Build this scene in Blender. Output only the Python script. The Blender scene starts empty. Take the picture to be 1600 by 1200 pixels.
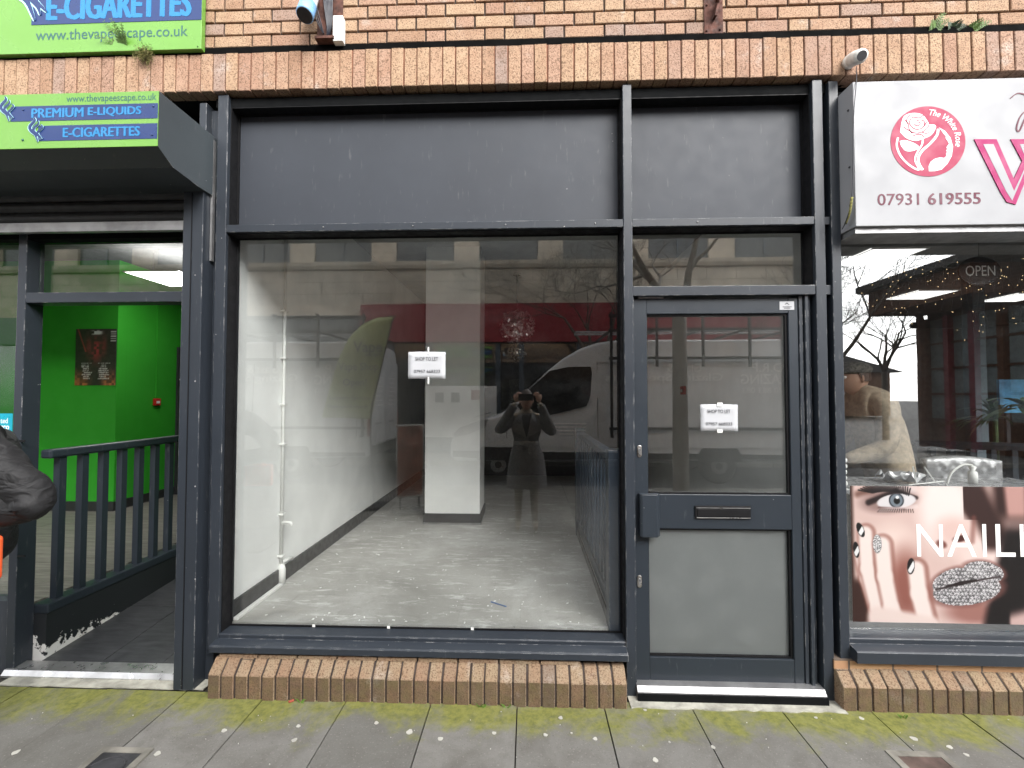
import bpy, bmesh, math, random
import numpy as np
from mathutils import Vector, Matrix
R = random.Random(7)
rad = math.radians
sc = bpy.context.scene
COL = sc.collection

# ------------------------------------------------------------------ camera
FPX, H = 690.0, 1.61
cam_d = bpy.data.cameras.new('camera'); cam = bpy.data.objects.new('camera', cam_d); COL.objects.link(cam)
cam_d.sensor_width = 36; cam_d.lens = FPX / 1600 * 36; cam_d.clip_start = 0.003; cam_d.clip_end = 600
PITCH, YAW = math.atan(20 / FPX), math.atan(25 / FPX)
CROT = Matrix.Rotation(YAW, 3, 'Z') @ Matrix.Rotation(math.pi / 2 + PITCH, 3, 'X')
cam.location = (0, 0, H); cam.rotation_euler = CROT.to_euler()
sc.camera = cam

# ------------------------------------------------------------------ sky and sun (overcast)
W_ = bpy.data.worlds.new('World'); sc.world = W_; W_.use_nodes = True
nt = W_.node_tree; nt.nodes.clear()
SUN_EL, SUN_AZ = rad(38), rad(150)       # azimuth clockwise from +Y: behind the camera, over the gap to the right
sky = nt.nodes.new('ShaderNodeTexSky'); sky.sky_type = 'NISHITA'; sky.sun_disc = False
sky.sun_elevation = SUN_EL; sky.sun_rotation = SUN_AZ; sky.dust_density = 1.6; sky.air_density = 1.0; sky.ozone_density = 1
hs = nt.nodes.new('ShaderNodeHueSaturation'); hs.inputs['Saturation'].default_value = 0.10
bg = nt.nodes.new('ShaderNodeBackground'); bg.inputs[1].default_value = 0.15
ow = nt.nodes.new('ShaderNodeOutputWorld')
nt.links.new(sky.outputs[0], hs.inputs['Color']); nt.links.new(hs.outputs[0], bg.inputs[0]); nt.links.new(bg.outputs[0], ow.inputs[0])
sun_d = bpy.data.lights.new('sun', 'SUN'); sun_d.energy = 1.1; sun_d.angle = rad(34); sun_d.color = (1, 0.965, 0.92)
sun = bpy.data.objects.new('sun', sun_d); COL.objects.link(sun); sun.location = (0, -4, 12)
sdir = Vector((math.sin(SUN_AZ) * math.cos(SUN_EL), math.cos(SUN_AZ) * math.cos(SUN_EL), math.sin(SUN_EL)))
sun.rotation_euler = sdir.to_track_quat('Z', 'Y').to_euler()
vs = sc.view_settings; vs.view_transform = 'Standard'; vs.look = 'None'; vs.gamma = 1; vs.use_curve_mapping = False
vs.exposure = 2.12
sc.render.engine = 'CYCLES'
cy = sc.cycles; cy.use_denoising = True; cy.max_bounces = 12; cy.transparent_max_bounces = 24
cy.diffuse_bounces = 5; cy.glossy_bounces = 6; cy.caustics_reflective = False; cy.caustics_refractive = False
cy.sample_clamp_indirect = 6

# ------------------------------------------------------------------ pixel helpers (1600 x 1200 photograph)
def ray(px, py):
    return CROT @ Vector(((px - 800) / FPX, -(py - 600) / FPX, -1))
def P(px, py, Y):
    d = ray(px, py); t = Y / d.y
    return Vector((d.x * t, Y, H + d.z * t))
def PX(px, py, Y): return P(px, py, Y).x
def PZ(px, py, Y): return P(px, py, Y).z
YB, YW, YR, YG, YP = 2.42, 2.44, 2.44, 2.54, 2.345    # soldier band, wall face, frame front, glass, plinth front
def RF(px, py, Y):                                   # a point seen mirrored in the shop glass, standing at depth Y
    p = P(px, py, 2 * YG - Y); return Vector((p.x, Y, p.z))

# ------------------------------------------------------------------ materials
def srgb(r, g, b):
    f = lambda c: (c / 255 / 12.92) if c / 255 <= 0.04045 else ((c / 255 + 0.055) / 1.055) ** 2.4
    return (f(r), f(g), f(b))
class NT:
    def __init__(s, name):
        s.m = bpy.data.materials.new(name); s.m.use_nodes = True; s.t = s.m.node_tree; s.t.nodes.clear()
        s.out = s.n('ShaderNodeOutputMaterial')
    def n(s, typ, **kw):
        nd = s.t.nodes.new(typ)
        for k, v in kw.items(): setattr(nd, k, v)
        return nd
    def set(s, sock, v):
        if isinstance(v, bpy.types.NodeSocket): s.t.links.new(v, sock)
        elif v is not None:
            if hasattr(sock.default_value, '__len__') and len(sock.default_value) == 4 and hasattr(v, '__len__') and len(v) == 3: v = (*v, 1)
            sock.default_value = v
    def coord(s, kind='Object'): return s.n('ShaderNodeTexCoord').outputs[kind]
    def world(s): return s.n('ShaderNodeNewGeometry').outputs['Position']
    def scale(s, v, sx, sy, sz):
        m = s.n('ShaderNodeMapping'); m.inputs['Scale'].default_value = (sx, sy, sz); s.set(m.inputs['Vector'], v); return m.outputs[0]
    def noise(s, v, sc_, det=3, rough=.55, dist=0):
        nd = s.n('ShaderNodeTexNoise'); s.set(nd.inputs['Vector'], v); nd.inputs['Scale'].default_value = sc_
        nd.inputs['Detail'].default_value = det; nd.inputs['Roughness'].default_value = rough; nd.inputs['Distortion'].default_value = dist
        return nd.outputs['Fac']
    def voro(s, v, sc_, feat='F1'):
        nd = s.n('ShaderNodeTexVoronoi'); nd.feature = feat; s.set(nd.inputs['Vector'], v); nd.inputs['Scale'].default_value = sc_; return nd.outputs['Distance']
    def math(s, op, a, b=None, c=None, clamp=False):
        nd = s.n('ShaderNodeMath'); nd.operation = op; nd.use_clamp = clamp
        s.set(nd.inputs[0], a); s.set(nd.inputs[1], b) if b is not None else None
        if c is not None: s.set(nd.inputs[2], c)
        return nd.outputs[0]
    def step(s, v, a, b, lo=0., hi=1.):
        nd = s.n('ShaderNodeMapRange'); nd.interpolation_type = 'SMOOTHSTEP'; s.set(nd.inputs[0], v)
        for i, x in enumerate((a, b, lo, hi)): nd.inputs[i + 1].default_value = x
        return nd.outputs[0]
    def ramp(s, v, stops, interp='LINEAR'):
        nd = s.n('ShaderNodeValToRGB'); cr = nd.color_ramp; cr.interpolation = interp; s.set(nd.inputs[0], v)
        while len(cr.elements) < len(stops): cr.elements.new(.5)
        for e, (p, c) in zip(cr.elements, stops): e.position = p; e.color = (*c, 1)
        return nd.outputs[0]
    def mix(s, f, a, b, blend='MIX'):
        nd = s.n('ShaderNodeMix'); nd.data_type = 'RGBA'; nd.blend_type = blend
        s.set(nd.inputs[0], f); s.set(nd.inputs[6], a); s.set(nd.inputs[7], b); return nd.outputs[2]
    def bump(s, h, st=.3, dist=.002):
        nd = s.n('ShaderNodeBump'); nd.inputs['Strength'].default_value = st; nd.inputs['Distance'].default_value = dist; s.set(nd.inputs['Height'], h); return nd.outputs[0]
    def sep(s, v, i):
        nd = s.n('ShaderNodeSeparateXYZ'); s.set(nd.inputs[0], v); return nd.outputs[i]
    def bsdf(s, col, rough=.6, metal=0., normal=None, spec=None, **kw):
        b = s.n('ShaderNodeBsdfPrincipled'); s.set(b.inputs['Base Color'], col); s.set(b.inputs['Roughness'], rough); s.set(b.inputs['Metallic'], metal)
        if normal is not None: s.set(b.inputs['Normal'], normal)
        if spec is not None: s.set(b.inputs['Specular IOR Level'], spec)
        for k, v in kw.items(): s.set(b.inputs[k], v)
        return b.outputs[0]
    def done(s, sh): s.t.links.new(sh, s.out.inputs[0]); return s.m

def simple(name, col, rough=.55, metal=0., var=.12, vs_=9., bump=.12, bs=90., bd=.001, spec=None):
    k = NT(name); v = k.world(); n = k.noise(v, vs_, 4)
    f = k.step(n, .3, .7, 1 - var, 1 + var)
    mul = k.n('ShaderNodeVectorMath'); mul.operation = 'SCALE'; k.set(mul.inputs[0], col); k.set(mul.inputs['Scale'], f)
    nm = k.bump(k.noise(v, bs, 3), bump, bd) if bump else None
    rr = k.step(k.noise(v, vs_ * 2.3, 3), .3, .7, max(.02, rough - .1), min(1, rough + .1))
    return k.done(k.bsdf(mul.outputs[0], rr, metal, nm, spec))
def emit(name, col, st):
    k = NT(name); e = k.n('ShaderNodeEmission'); k.set(e.inputs[0], col); e.inputs[1].default_value = st; return k.done(e.outputs[0])
def painted(name, col, rough=.40, chips=1., edge=True):
    """dark satin paint, worn at its edges to primer"""
    k = NT(name); v = k.world()
    n1 = k.noise(v, 3.0, 5); n2 = k.noise(k.scale(v, 40, 40, 9), 1.0, 4)
    base = k.mix(k.step(n1, .3, .7), [c * .94 for c in col], [min(1, c * 1.06) for c in col])
    dust = k.step(n2, .62, .8, 0, .16); base = k.mix(dust, base, (.30, .30, .29))
    sp = k.step(k.noise(v, 46., 2, .6), .765, .79, 0, .85 * chips)
    base = k.mix(sp, base, (.55, .54, .52))
    if edge:
        bv = k.n('ShaderNodeBevel'); bv.samples = 3; bv.inputs[0].default_value = .0035
        g = k.n('ShaderNodeNewGeometry')
        dp = k.n('ShaderNodeVectorMath'); dp.operation = 'DOT_PRODUCT'; k.set(dp.inputs[0], bv.outputs[0]); k.set(dp.inputs[1], g.outputs['True Normal'])
        em = k.step(dp.outputs['Value'], .995, .93, 0, 1)
        wear = k.step(k.noise(v, 16., 5, .65), .50, .62, 0, .75)
        base = k.mix(k.math('MULTIPLY', em, wear), base, (.46, .455, .44))
    rr = k.step(k.noise(v, 11, 4), .3, .7, rough - .02, rough + .03)
    return k.done(k.bsdf(base, rr, 0, k.bump(k.noise(v, 35, 4), .12, .0015), spec=.38))
def brick_mat(name, stops, grime=0., seed_scale=1.):
    k = NT(name); oi = k.n('ShaderNodeObjectInfo'); v = k.world()
    base = k.ramp(oi.outputs['Random'], [(p_, tuple(x_ * m_ for x_, m_ in zip(c_, (.755, .765, .81)))) for p_, c_ in stops], 'LINEAR')
    lo = k.noise(v, 13., 5, .6)
    base = k.mix(k.step(lo, .35, .75, 0, .4), base, (.25, .125, .07))
    eff = k.step(k.noise(v, 5.2, 6, .7), .57, .74, 0, .5)
    base = k.mix(eff, base, (.48, .44, .40))
    spk = k.step(k.noise(v, 125., 3, .75), .515, .60, 0, .82)
    spk2 = k.step(k.voro(v, 95.), .20, .08, 0, .8)
    base = k.mix(spk, base, (.10, .052, .028)); base = k.mix(spk2, base, (.05, .028, .018))
    if grime:
        gm = k.step(k.noise(v, 7., 6, .65), .30, .62, grime * .45, grime)
        base = k.mix(gm, base, k.ramp(k.noise(v, 17, 4), [(.35, (.055, .040, .024)), (.62, (.075, .072, .022))]))
    hgt = k.math('ADD', k.noise(v, 120, 4, .7), k.math('MULTIPLY', k.noise(v, 30, 4), 1.3))
    return k.done(k.bsdf(base, .88, 0, k.bump(hgt, .75, .0035)))
def glass_mat(name, f0=.095, tint=(.975, .985, .98), smear=.35):
    """thin float glass: clear, with a mirror share that grows towards grazing (Schlick)"""
    k = NT(name); g = k.n('ShaderNodeNewGeometry')
    dp = k.n('ShaderNodeVectorMath'); dp.operation = 'DOT_PRODUCT'; k.set(dp.inputs[0], g.outputs['Normal']); k.set(dp.inputs[1], g.outputs['Incoming'])
    c = k.math('ABSOLUTE', dp.outputs['Value'])
    f = k.math('MULTIPLY_ADD', k.math('POWER', k.math('SUBTRACT', 1., c, clamp=True), 5.), 1 - f0, f0)
    tr = k.n('ShaderNodeBsdfTransparent'); tr.inputs[0].default_value = (*tint, 1)
    gl = k.n('ShaderNodeBsdfGlossy'); gl.inputs['Roughness'].default_value = 0.0; gl.inputs[0].default_value = (.97, .98, .98, 1)
    k.set(gl.inputs['Normal'], k.bump(k.noise(k.scale(g.outputs['Position'], 1.1, 1, 1.7), 1.4, 2, .4), .10, .002))
    mx = k.n('ShaderNodeMixShader'); k.set(mx.inputs[0], f); k.t.links.new(tr.outputs[0], mx.inputs[1]); k.t.links.new(gl.outputs[0], mx.inputs[2])
    # faint dust film
    df = k.n('ShaderNodeBsdfDiffuse'); df.inputs[0].default_value = (.6, .6, .58, 1)
    film = k.step(k.noise(k.scale(g.outputs['Position'], 2.2, 1, 3.5), 2.0, 6, .65), .45, .8, .0008, .02 * smear)
    m2 = k.n('ShaderNodeMixShader'); k.set(m2.inputs[0], film); k.t.links.new(mx.outputs[0], m2.inputs[1]); k.t.links.new(df.outputs[0], m2.inputs[2])
    return k.done(m2.outputs[0])
def attr_mat(name, rough=.35):
    k = NT(name); a = k.n('ShaderNodeVertexColor'); a.layer_name = 'print'
    return k.done(k.bsdf(k.mix(1., a.outputs[0], (.56, .56, .56), 'MULTIPLY'), rough))

M = {}
ANTH = srgb(43, 48, 55)
M['paint'] = painted('anthracite_paint', ANTH)
M['paint_panel'] = painted('anthracite_panel_paint', srgb(50, 54, 61), rough=.58, chips=.25, edge=False)
M['paint_door'] = painted('door_powder_coat', srgb(40, 46, 53), rough=.38, chips=.5, edge=False)
M['black'] = simple('black_gasket', (.007, .007, .008), .6, bump=.05, spec=.2)
M['header'] = simple('black_paint_and_shade', (.006, .0065, .007), .9, spec=.08)  # near-black holds the shade under the brick band; also plain black strips
STOPS = [(0, (.42, .25, .15)), (.18, (.48, .31, .185)), (.36, (.53, .36, .215)), (.54, (.47, .29, .19)), (.70, (.51, .33, .20)), (.86, (.43, .255, .165)), (.96, (.40, .28, .21)), (1, (.32, .245, .20))]
M['brick'] = brick_mat('buff_brick', STOPS)
M['brick_soldier'] = brick_mat('buff_soldier_brick', [(p, tuple(x * 1.02 for x in c)) for p, c in STOPS])
M['brick_plinth'] = brick_mat('plinth_brick', [(0, (.32, .225, .135)), (.3, (.38, .285, .175)), (.55, (.31, .205, .125)), (.8, (.36, .265, .155)), (1, (.25, .195, .14))])
M['brick_plinth_face'] = brick_mat('plinth_brick_weathered', [(0, (.24, .145, .085)), (.5, (.28, .175, .10)), (1, (.20, .14, .095))], .6)
M['mortar'] = simple('mortar', (.045, .032, .026), .95, var=.3, bump=.5, bs=160)
M['mortar_red'] = simple('mortar_red', (.20, .085, .05), .95, var=.25, bump=.5, bs=160)
M['dpc'] = simple('damp_course', (.004, .004, .004), .95, spec=.05)
M['glass'] = glass_mat('shop_glass')
M['glass_door'] = glass_mat('double_glazing', .165)
M['glass2'] = glass_mat('salon_glass', .125)
M['white_wall'] = simple('white_emulsion', (.83, .835, .825), .7, var=.05, vs_=3.5, bump=.12, bs=25, bd=.002)
M['ceil'] = simple('ceiling_tile_white', (.42, .42, .41), .9, var=.05)
M['dark_wall'] = simple('unlit_back_wall', (.035, .035, .036), .9)  # dark colour stands in for the unlit depth of the shop
M['skirt'] = simple('skirting_charcoal', (.022, .022, .024), .45)
M['white_plastic'] = simple('white_plastic', (.72, .72, .70), .4, var=.06)
M['paper'] = simple('paper', (.43, .44, .46), .75, var=.02, bump=.25, bs=14, bd=.004)
M['ink'] = simple('ink', (.03, .03, .035), .7, bump=0)
M['alu'] = simple('aluminium', (.62, .62, .62), .35, .9, var=.15)
M['alu_dull'] = simple('aluminium_dull', (.33, .33, .335), .45, .7, var=.2)
M['chrome'] = simple('chrome', (.80, .79, .78), .12, 1., var=.05, bump=0)
M['white_paint'] = simple('white_paint', (.78, .78, .77), .4, var=.06)

def mat_floor():
    k = NT('bare_screed'); v = k.world()
    a = k.noise(v, 1.6, 7, .66, .6); b = k.noise(k.scale(v, 3, 11, 1), 1.6, 6, .72)
    base = k.ramp(a, [(.30, (.25, .243, .226)), (.5, (.34, .332, .312)), (.68, (.44, .435, .42))])
    base = k.mix(k.step(b, .52, .70, 0, .7), base, (.64, .635, .625))
    base = k.mix(k.step(k.noise(k.scale(v, 2.5, 7, 1), 1.3, 7, .75, 1.2), .56, .68, 0, .35), base, (.17, .165, .152))
    sc1 = k.step(k.noise(k.scale(v, 5, 16, 1), 2.4, 5, .7), .64, .71, 0, .7); base = k.mix(sc1, base, (.66, .66, .65))
    base = k.mix(k.step(k.voro(v, 21), .075, .03, 0, .8), base, (.72, .72, .71))
    base = k.mix(k.step(k.noise(v, 33, 3), .70, .76, 0, .5), base, (.10, .10, .095))
    return k.done(k.bsdf(base, k.step(a, .3, .7, .5, .85), 0, k.bump(k.noise(v, 60, 5, .7), .35, .002)))
M['screed'] = mat_floor()
def mat_slab():
    k = NT('paving_flag'); v = k.world(); oi = k.n('ShaderNodeObjectInfo')
    t = k.ramp(oi.outputs['Random'], [(0, (.138, .134, .123)), (.5, (.162, .157, .145)), (1, (.186, .181, .168))])
    a = k.noise(v, 5, 7, .68, .4); base = k.mix(k.step(a, .36, .70, 0, .6), t, (.095, .088, .076))
    base = k.mix(k.step(k.noise(v, 2.2, 6, .7, .5), .50, .74, 0, .55), base, (.085, .080, .070))
    base = k.mix(k.step(k.noise(v, 95, 3, .6), .58, .72, 0, .5), base, (.27, .26, .235))
    base = k.mix(k.step(k.noise(v, 140, 2, .6), .62, .72, 0, .5), base, (.05, .047, .04))
    y = k.sep(v, 1)
    alg = k.math('ADD', k.step(y, 1.92, 2.33, 0, 1), k.math('MULTIPLY', k.math('SUBTRACT', k.noise(v, 4.2, 6, .68, .5), .5), 2.3))
    am = k.step(alg, .42, 1.12, 0, .88)
    base = k.mix(am, base, k.ramp(k.noise(v, 26, 5, .7), [(.3, (.085, .092, .014)), (.55, (.18, .185, .03)), (.75, (.23, .23, .06))]))
    return k.done(k.bsdf(base, .82, 0, k.bump(k.math('ADD', k.noise(v, 90, 5, .7), k.math('MULTIPLY', a, .8)), .45, .003)))
M['slab'] = mat_slab()
M['joint'] = simple('paving_joint', (.028, .025, .02), .95)
M['tarmac'] = simple('tarmac', (.052, .052, .054), .9, var=.25, bump=.5, bs=200, bd=.004)
M['kerb'] = simple('kerb_stone', (.22, .21, .19), .85, var=.2)

# ------------------------------------------------------------------ mesh builder
LOC = {}
class MB:
    def __init__(s): s.v = []; s.f = []; s.mi = []
    def add(s, vs_, fs, mi=0):
        o = len(s.v); s.v += [tuple(v) for v in vs_]
        for f in fs: s.f.append(tuple(i + o for i in f)); s.mi.append(mi)
        return s
    def box(s, x0, x1, y0, y1, z0, z1, mi=0):
        x0, x1 = min(x0, x1), max(x0, x1); y0, y1 = min(y0, y1), max(y0, y1); z0, z1 = min(z0, z1), max(z0, z1)
        return s.add([(x0, y0, z0), (x1, y0, z0), (x1, y1, z0), (x0, y1, z0), (x0, y0, z1), (x1, y0, z1), (x1, y1, z1), (x0, y1, z1)],
                     [(0, 3, 2, 1), (4, 5, 6, 7), (0, 1, 5, 4), (1, 2, 6, 5), (2, 3, 7, 6), (3, 0, 4, 7)], mi)
    def obox(s, c, size, rot=None, mi=0):
        rot = rot or Matrix.Identity(3); c = Vector(c); a, b, d = [q / 2 for q in size]
        p = [c + rot @ Vector((x * a, y * b, z * d)) for z in (-1, 1) for x, y in ((-1, -1), (1, -1), (1, 1), (-1, 1))]
        return s.add(p, [(0, 3, 2, 1), (4, 5, 6, 7), (0, 1, 5, 4), (1, 2, 6, 5), (2, 3, 7, 6), (3, 0, 4, 7)], mi)
    def prism(s, poly, fn0, fn1, mi=0):
        n = len(poly); a = [fn0(*p) for p in poly]; b = [fn1(*p) for p in poly]
        return s.add(a + b, [tuple(range(n))[::-1], tuple(range(n, 2 * n))] + [(i, (i + 1) % n, n + (i + 1) % n, n + i) for i in range(n)], mi)
    def px(s, poly, x0, x1, mi=0): return s.prism(poly, lambda y, z: (x0, y, z), lambda y, z: (x1, y, z), mi)      # (y,z) profile along x
    def py(s, poly, y0, y1, mi=0): return s.prism(poly, lambda x, z: (x, y1, z), lambda x, z: (x, y0, z), mi)      # (x,z) outline along y
    def pz(s, poly, z0, z1, mi=0): return s.prism(poly, lambda x, y: (x, y, z0), lambda x, y: (x, y, z1), mi)
    def tube(s, pts, r, n=8, mi=0, cap=True):
        pts = [Vector(p) for p in pts]; rs = r if hasattr(r, '__len__') else [r] * len(pts)
        rings = []; up = None
        for i, p in enumerate(pts):
            t = (pts[min(i + 1, len(pts) - 1)] - pts[max(i - 1, 0)]).normalized()
            if up is None: up = t.orthogonal().normalized()
            else: up = (up - t * up.dot(t)); up = up.normalized() if up.length > 1e-6 else t.orthogonal().normalized()
            sd = t.cross(up); rings.append([p + (up * math.cos(a) + sd * math.sin(a)) * rs[i] for a in [2 * math.pi * q / n for q in range(n)]])
        vs_ = [v for rg in rings for v in rg]
        fs = [(i * n + q, i * n + (q + 1) % n, (i + 1) * n + (q + 1) % n, (i + 1) * n + q) for i in range(len(pts) - 1) for q in range(n)]
        if cap: fs += [tuple(range(n))[::-1], tuple(range(len(vs_) - n, len(vs_)))]
        return s.add(vs_, fs, mi)
    def lathe(s, prof, c=(0, 0, 0), rot=None, n=16, mi=0):
        rot = rot or Matrix.Identity(3); c = Vector(c)
        vs_ = [c + rot @ Vector((r * math.cos(2 * math.pi * q / n), r * math.sin(2 * math.pi * q / n), z)) for r, z in prof for q in range(n)]
        m = len(prof); fs = [(i * n + q, i * n + (q + 1) % n, (i + 1) * n + (q + 1) % n, (i + 1) * n + q) for i in range(m - 1) for q in range(n)]
        fs += [tuple(range(n))[::-1], tuple(range((m - 1) * n, m * n))]
        return s.add(vs_, fs, mi)
    def ball(s, c, r, n=8, m=6, sz=(1, 1, 1), rot=None, mi=0):
        pr = [(max(1e-4, math.sin(math.pi * i / m)), -math.cos(math.pi * i / m)) for i in range(m + 1)]
        rot = (rot or Matrix.Identity(3)) @ Matrix.Diagonal(Vector(sz) * r)
        return s.lathe(pr, c, rot, n, mi)
    def build(s, name, mat, parent=None, smooth=False, bevel=0., seg=2, fix=True):
        me = bpy.data.meshes.new(name); off = LOC.get(parent.name, Vector((0, 0, 0))) if parent else Vector((0, 0, 0))
        me.from_pydata([tuple(Vector(v) - off) for v in s.v], [], s.f)
        for m in (mat if isinstance(mat, (list, tuple)) else [mat]): me.materials.append(m)
        me.polygons.foreach_set('material_index', s.mi)
        if fix:
            bm = bmesh.new(); bm.from_mesh(me); bmesh.ops.recalc_face_normals(bm, faces=bm.faces); bm.to_mesh(me); bm.free()
        if smooth: me.polygons.foreach_set('use_smooth', [True] * len(me.polygons))
        o = bpy.data.objects.new(name, me); COL.objects.link(o)
        if parent: o.parent = parent
        LOC[o.name] = off.copy()
        if bevel:
            b = o.modifiers.new('bevel', 'BEVEL'); b.width = bevel; b.segments = seg; b.limit_method = 'ANGLE'; b.angle_limit = rad(40)
        return o
def tag(o, label=None, cat=None, group=None, kind=None):
    if label: o['label'] = label
    if cat: o['category'] = cat
    if group: o['group'] = group
    if kind: o['kind'] = kind
    return o
def thing(name, loc, label, cat, group=None):
    o = bpy.data.objects.new(name, None); COL.objects.link(o); o.location = loc; o.empty_display_size = .1
    LOC[o.name] = Vector(loc); return tag(o, label, cat, group)
def place(me, name, loc, parent, rot=(0, 0, 0), scale=(1, 1, 1)):
    o = bpy.data.objects.new(name, me); COL.objects.link(o); o.parent = parent
    o.location = Vector(loc) - LOC.get(parent.name, Vector((0, 0, 0))); o.rotation_euler = rot; o.scale = scale; return o
def mesh_only(mb, name, mats):
    o = mb.build(name, mats); me = o.data; bpy.data.objects.remove(o); return me
def text(s, x0, x1, z0, z1, y, mat, parent, name='lettering', bold=0., fat=0., flip=False, thick=.0004, font_shear=0., fn=None):
    """words laid flat in a box of the XZ plane at depth y, facing the camera (or away when flipped)"""
    c = bpy.data.curves.new('t', 'FONT'); c.body = s; c.size = 1; c.offset = bold; c.shear = font_shear; c.resolution_u = 3; c.extrude = .01
    o = bpy.data.objects.new('t', c); COL.objects.link(o); dg = bpy.context.evaluated_depsgraph_get(); dg.update()
    me = bpy.data.meshes.new_from_object(o.evaluated_get(dg)); bpy.data.objects.remove(o); bpy.data.curves.remove(c)
    co = np.array([v.co[:] for v in me.vertices]); lo, hi = co.min(0), co.max(0)
    u = (co[:, 0] - lo[0]) / (hi[0] - lo[0]); w = (co[:, 1] - lo[1]) / (hi[1] - lo[1]); d = (co[:, 2] - lo[2]) / max(1e-6, hi[2] - lo[2])
    if fn: pts = [fn(a, b, c_) for a, b, c_ in zip(u, w, d)]
    else:
        sg = 1 if flip else -1
        pts = [((x1 - (x1 - x0) * a) if flip else x0 + (x1 - x0) * a, y + sg * thick * c_, z0 + (z1 - z0) * b) for a, b, c_ in zip(u, w, d)]
    mb = MB(); fs_ = [tuple(p.vertices) for p in me.polygons]; mb.add(pts, fs_); bpy.data.meshes.remove(me)
    if fat:
        hgt = (z1 - z0) * fat
        for q, (ax, az) in enumerate(((-1, 0), (1, 0), (-.6, .35), (.6, -.35))): mb.add([(p[0] + ax * hgt, p[1] - .00012 * (q + 1), p[2] + az * hgt) for p in pts], fs_)
    return mb.build(name, mat, parent)
def ptext(s, pxb, Y, mat, parent, **kw):
    """text in a pixel box (x0,y0,x1,y1), following the facade's perspective"""
    a = P(pxb[0], pxb[1], Y); b = P(pxb[2], pxb[3], Y)
    return text(s, a.x, b.x, b.z, a.z, Y, mat, parent, **kw)
def pbox(mb, x0, y0, x1, y1, Y, depth, mi=0):
    a, b = P(x0, y0, Y), P(x1, y1, Y); return mb.box(a.x, b.x, Y, Y + depth, b.z, a.z, mi)
def ribbon(pts, w):
    """flat outline polygon of a tapering stroke through 2-D points with widths"""
    L, Rr = [], []
    for i, p in enumerate(pts):
        a = pts[max(i - 1, 0)]; b = pts[min(i + 1, len(pts) - 1)]; dx, dz = b[0] - a[0], b[1] - a[1]; l = math.hypot(dx, dz) or 1
        ww = w[i] / 2; L.append((p[0] - dz / l * ww, p[1] + dx / l * ww)); Rr.append((p[0] + dz / l * ww, p[1] - dx / l * ww))
    return L, Rr
def stroke(mb, pts, w, y, t=.001, mi=0):
    L, Rr = ribbon(pts, w)
    for i in range(len(pts) - 1):
        mb.py([L[i], L[i + 1], Rr[i + 1], Rr[i]], y - t, y, mi)
def spline(pts, n=8):
    out = []; pts = [Vector(p) for p in pts]; m = len(pts)
    for i in range(m - 1):
        p0, p1, p2, p3 = pts[max(i - 1, 0)], pts[i], pts[i + 1], pts[min(i + 2, m - 1)]
        for q in range(n):
            t = q / n; out.append(.5 * ((2 * p1) + (p2 - p0) * t + (2 * p0 - 5 * p1 + 4 * p2 - p3) * t * t + (3 * p1 - p0 - 3 * p2 + p3) * t ** 3))
    out.append(pts[-1]); return out

# ================================================================== GROUND
ground = tag(MB().box(-150, 150, -200, 60, -.6, -.135).build('ground', M['tarmac']), kind='structure')
bed = MB().box(-40, 40, -2.42, 2.9, -.13, -.012).build('pavement', M['joint']); tag(bed, kind='structure')
SW = .452
slab_me = mesh_only(MB().box(-SW / 2 + .0034, SW / 2 - .0034, -.445, .445, -.05, 0), 'paving_slab', M['slab'])
def slab(x, y, sx=1, sy=1):
    place(slab_me, 'paving_slab', (x, y, R.uniform(-.002, .002)), bed, (R.uniform(-.003, .003), R.uniform(-.006, .006), 0), (sx, sy, 1))
x_j = PX(808, 1096, 2.35)          # a slab joint read off the photograph
HOLES = [P(165, 1190, 1.0), P(1455, 1195, 1.0)]
for r_ in range(6):
    yc = 2.345 - .448 - r_ * .897 + .055
    for i in range(-11, 11):
        slab(x_j + (i + .5 + (.5 if r_ % 2 else 0)) * SW, yc)
far_pave = MB()
for x0, x1 in ((-40, x_j - 11 * SW - .23), (x_j + 11 * SW + .23, 40)): far_pave.box(x0, x1, -2.4, 2.4, -.05, -.001)
far_pave.build('paving', M['slab'], bed)
for x in [-16 + .915 * i for i in range(36)]:
    MB().box(x, x + .907, -2.56, -2.425, -.13, -.002).build('kerb_stone', M['kerb'], bed, bevel=.012)
road = tag(MB().box(-150, 150, -6.0, -2.56, -.134, -.11).build('road', M['tarmac']), kind='structure')
M['road_paint'] = simple('road_paint_yellow', (.55, .42, .08), .8, var=.2)
for yy in (-2.68, -2.80): MB().box(-40, 40, yy, yy + .06, -.109, -.106).build('yellow_line', M['road_paint'], road)
fp = tag(MB().box(-60, 60, -8.0, -6.13, -.13, .0).build('far_pavement', M['slab']), kind='structure')
for x in [-16 + .915 * i for i in range(36)]:
    MB().box(x, x + .907, -6.125, -6.0, -.13, -.002).build('kerb_stone', M['kerb'], fp, bevel=.012)

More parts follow.
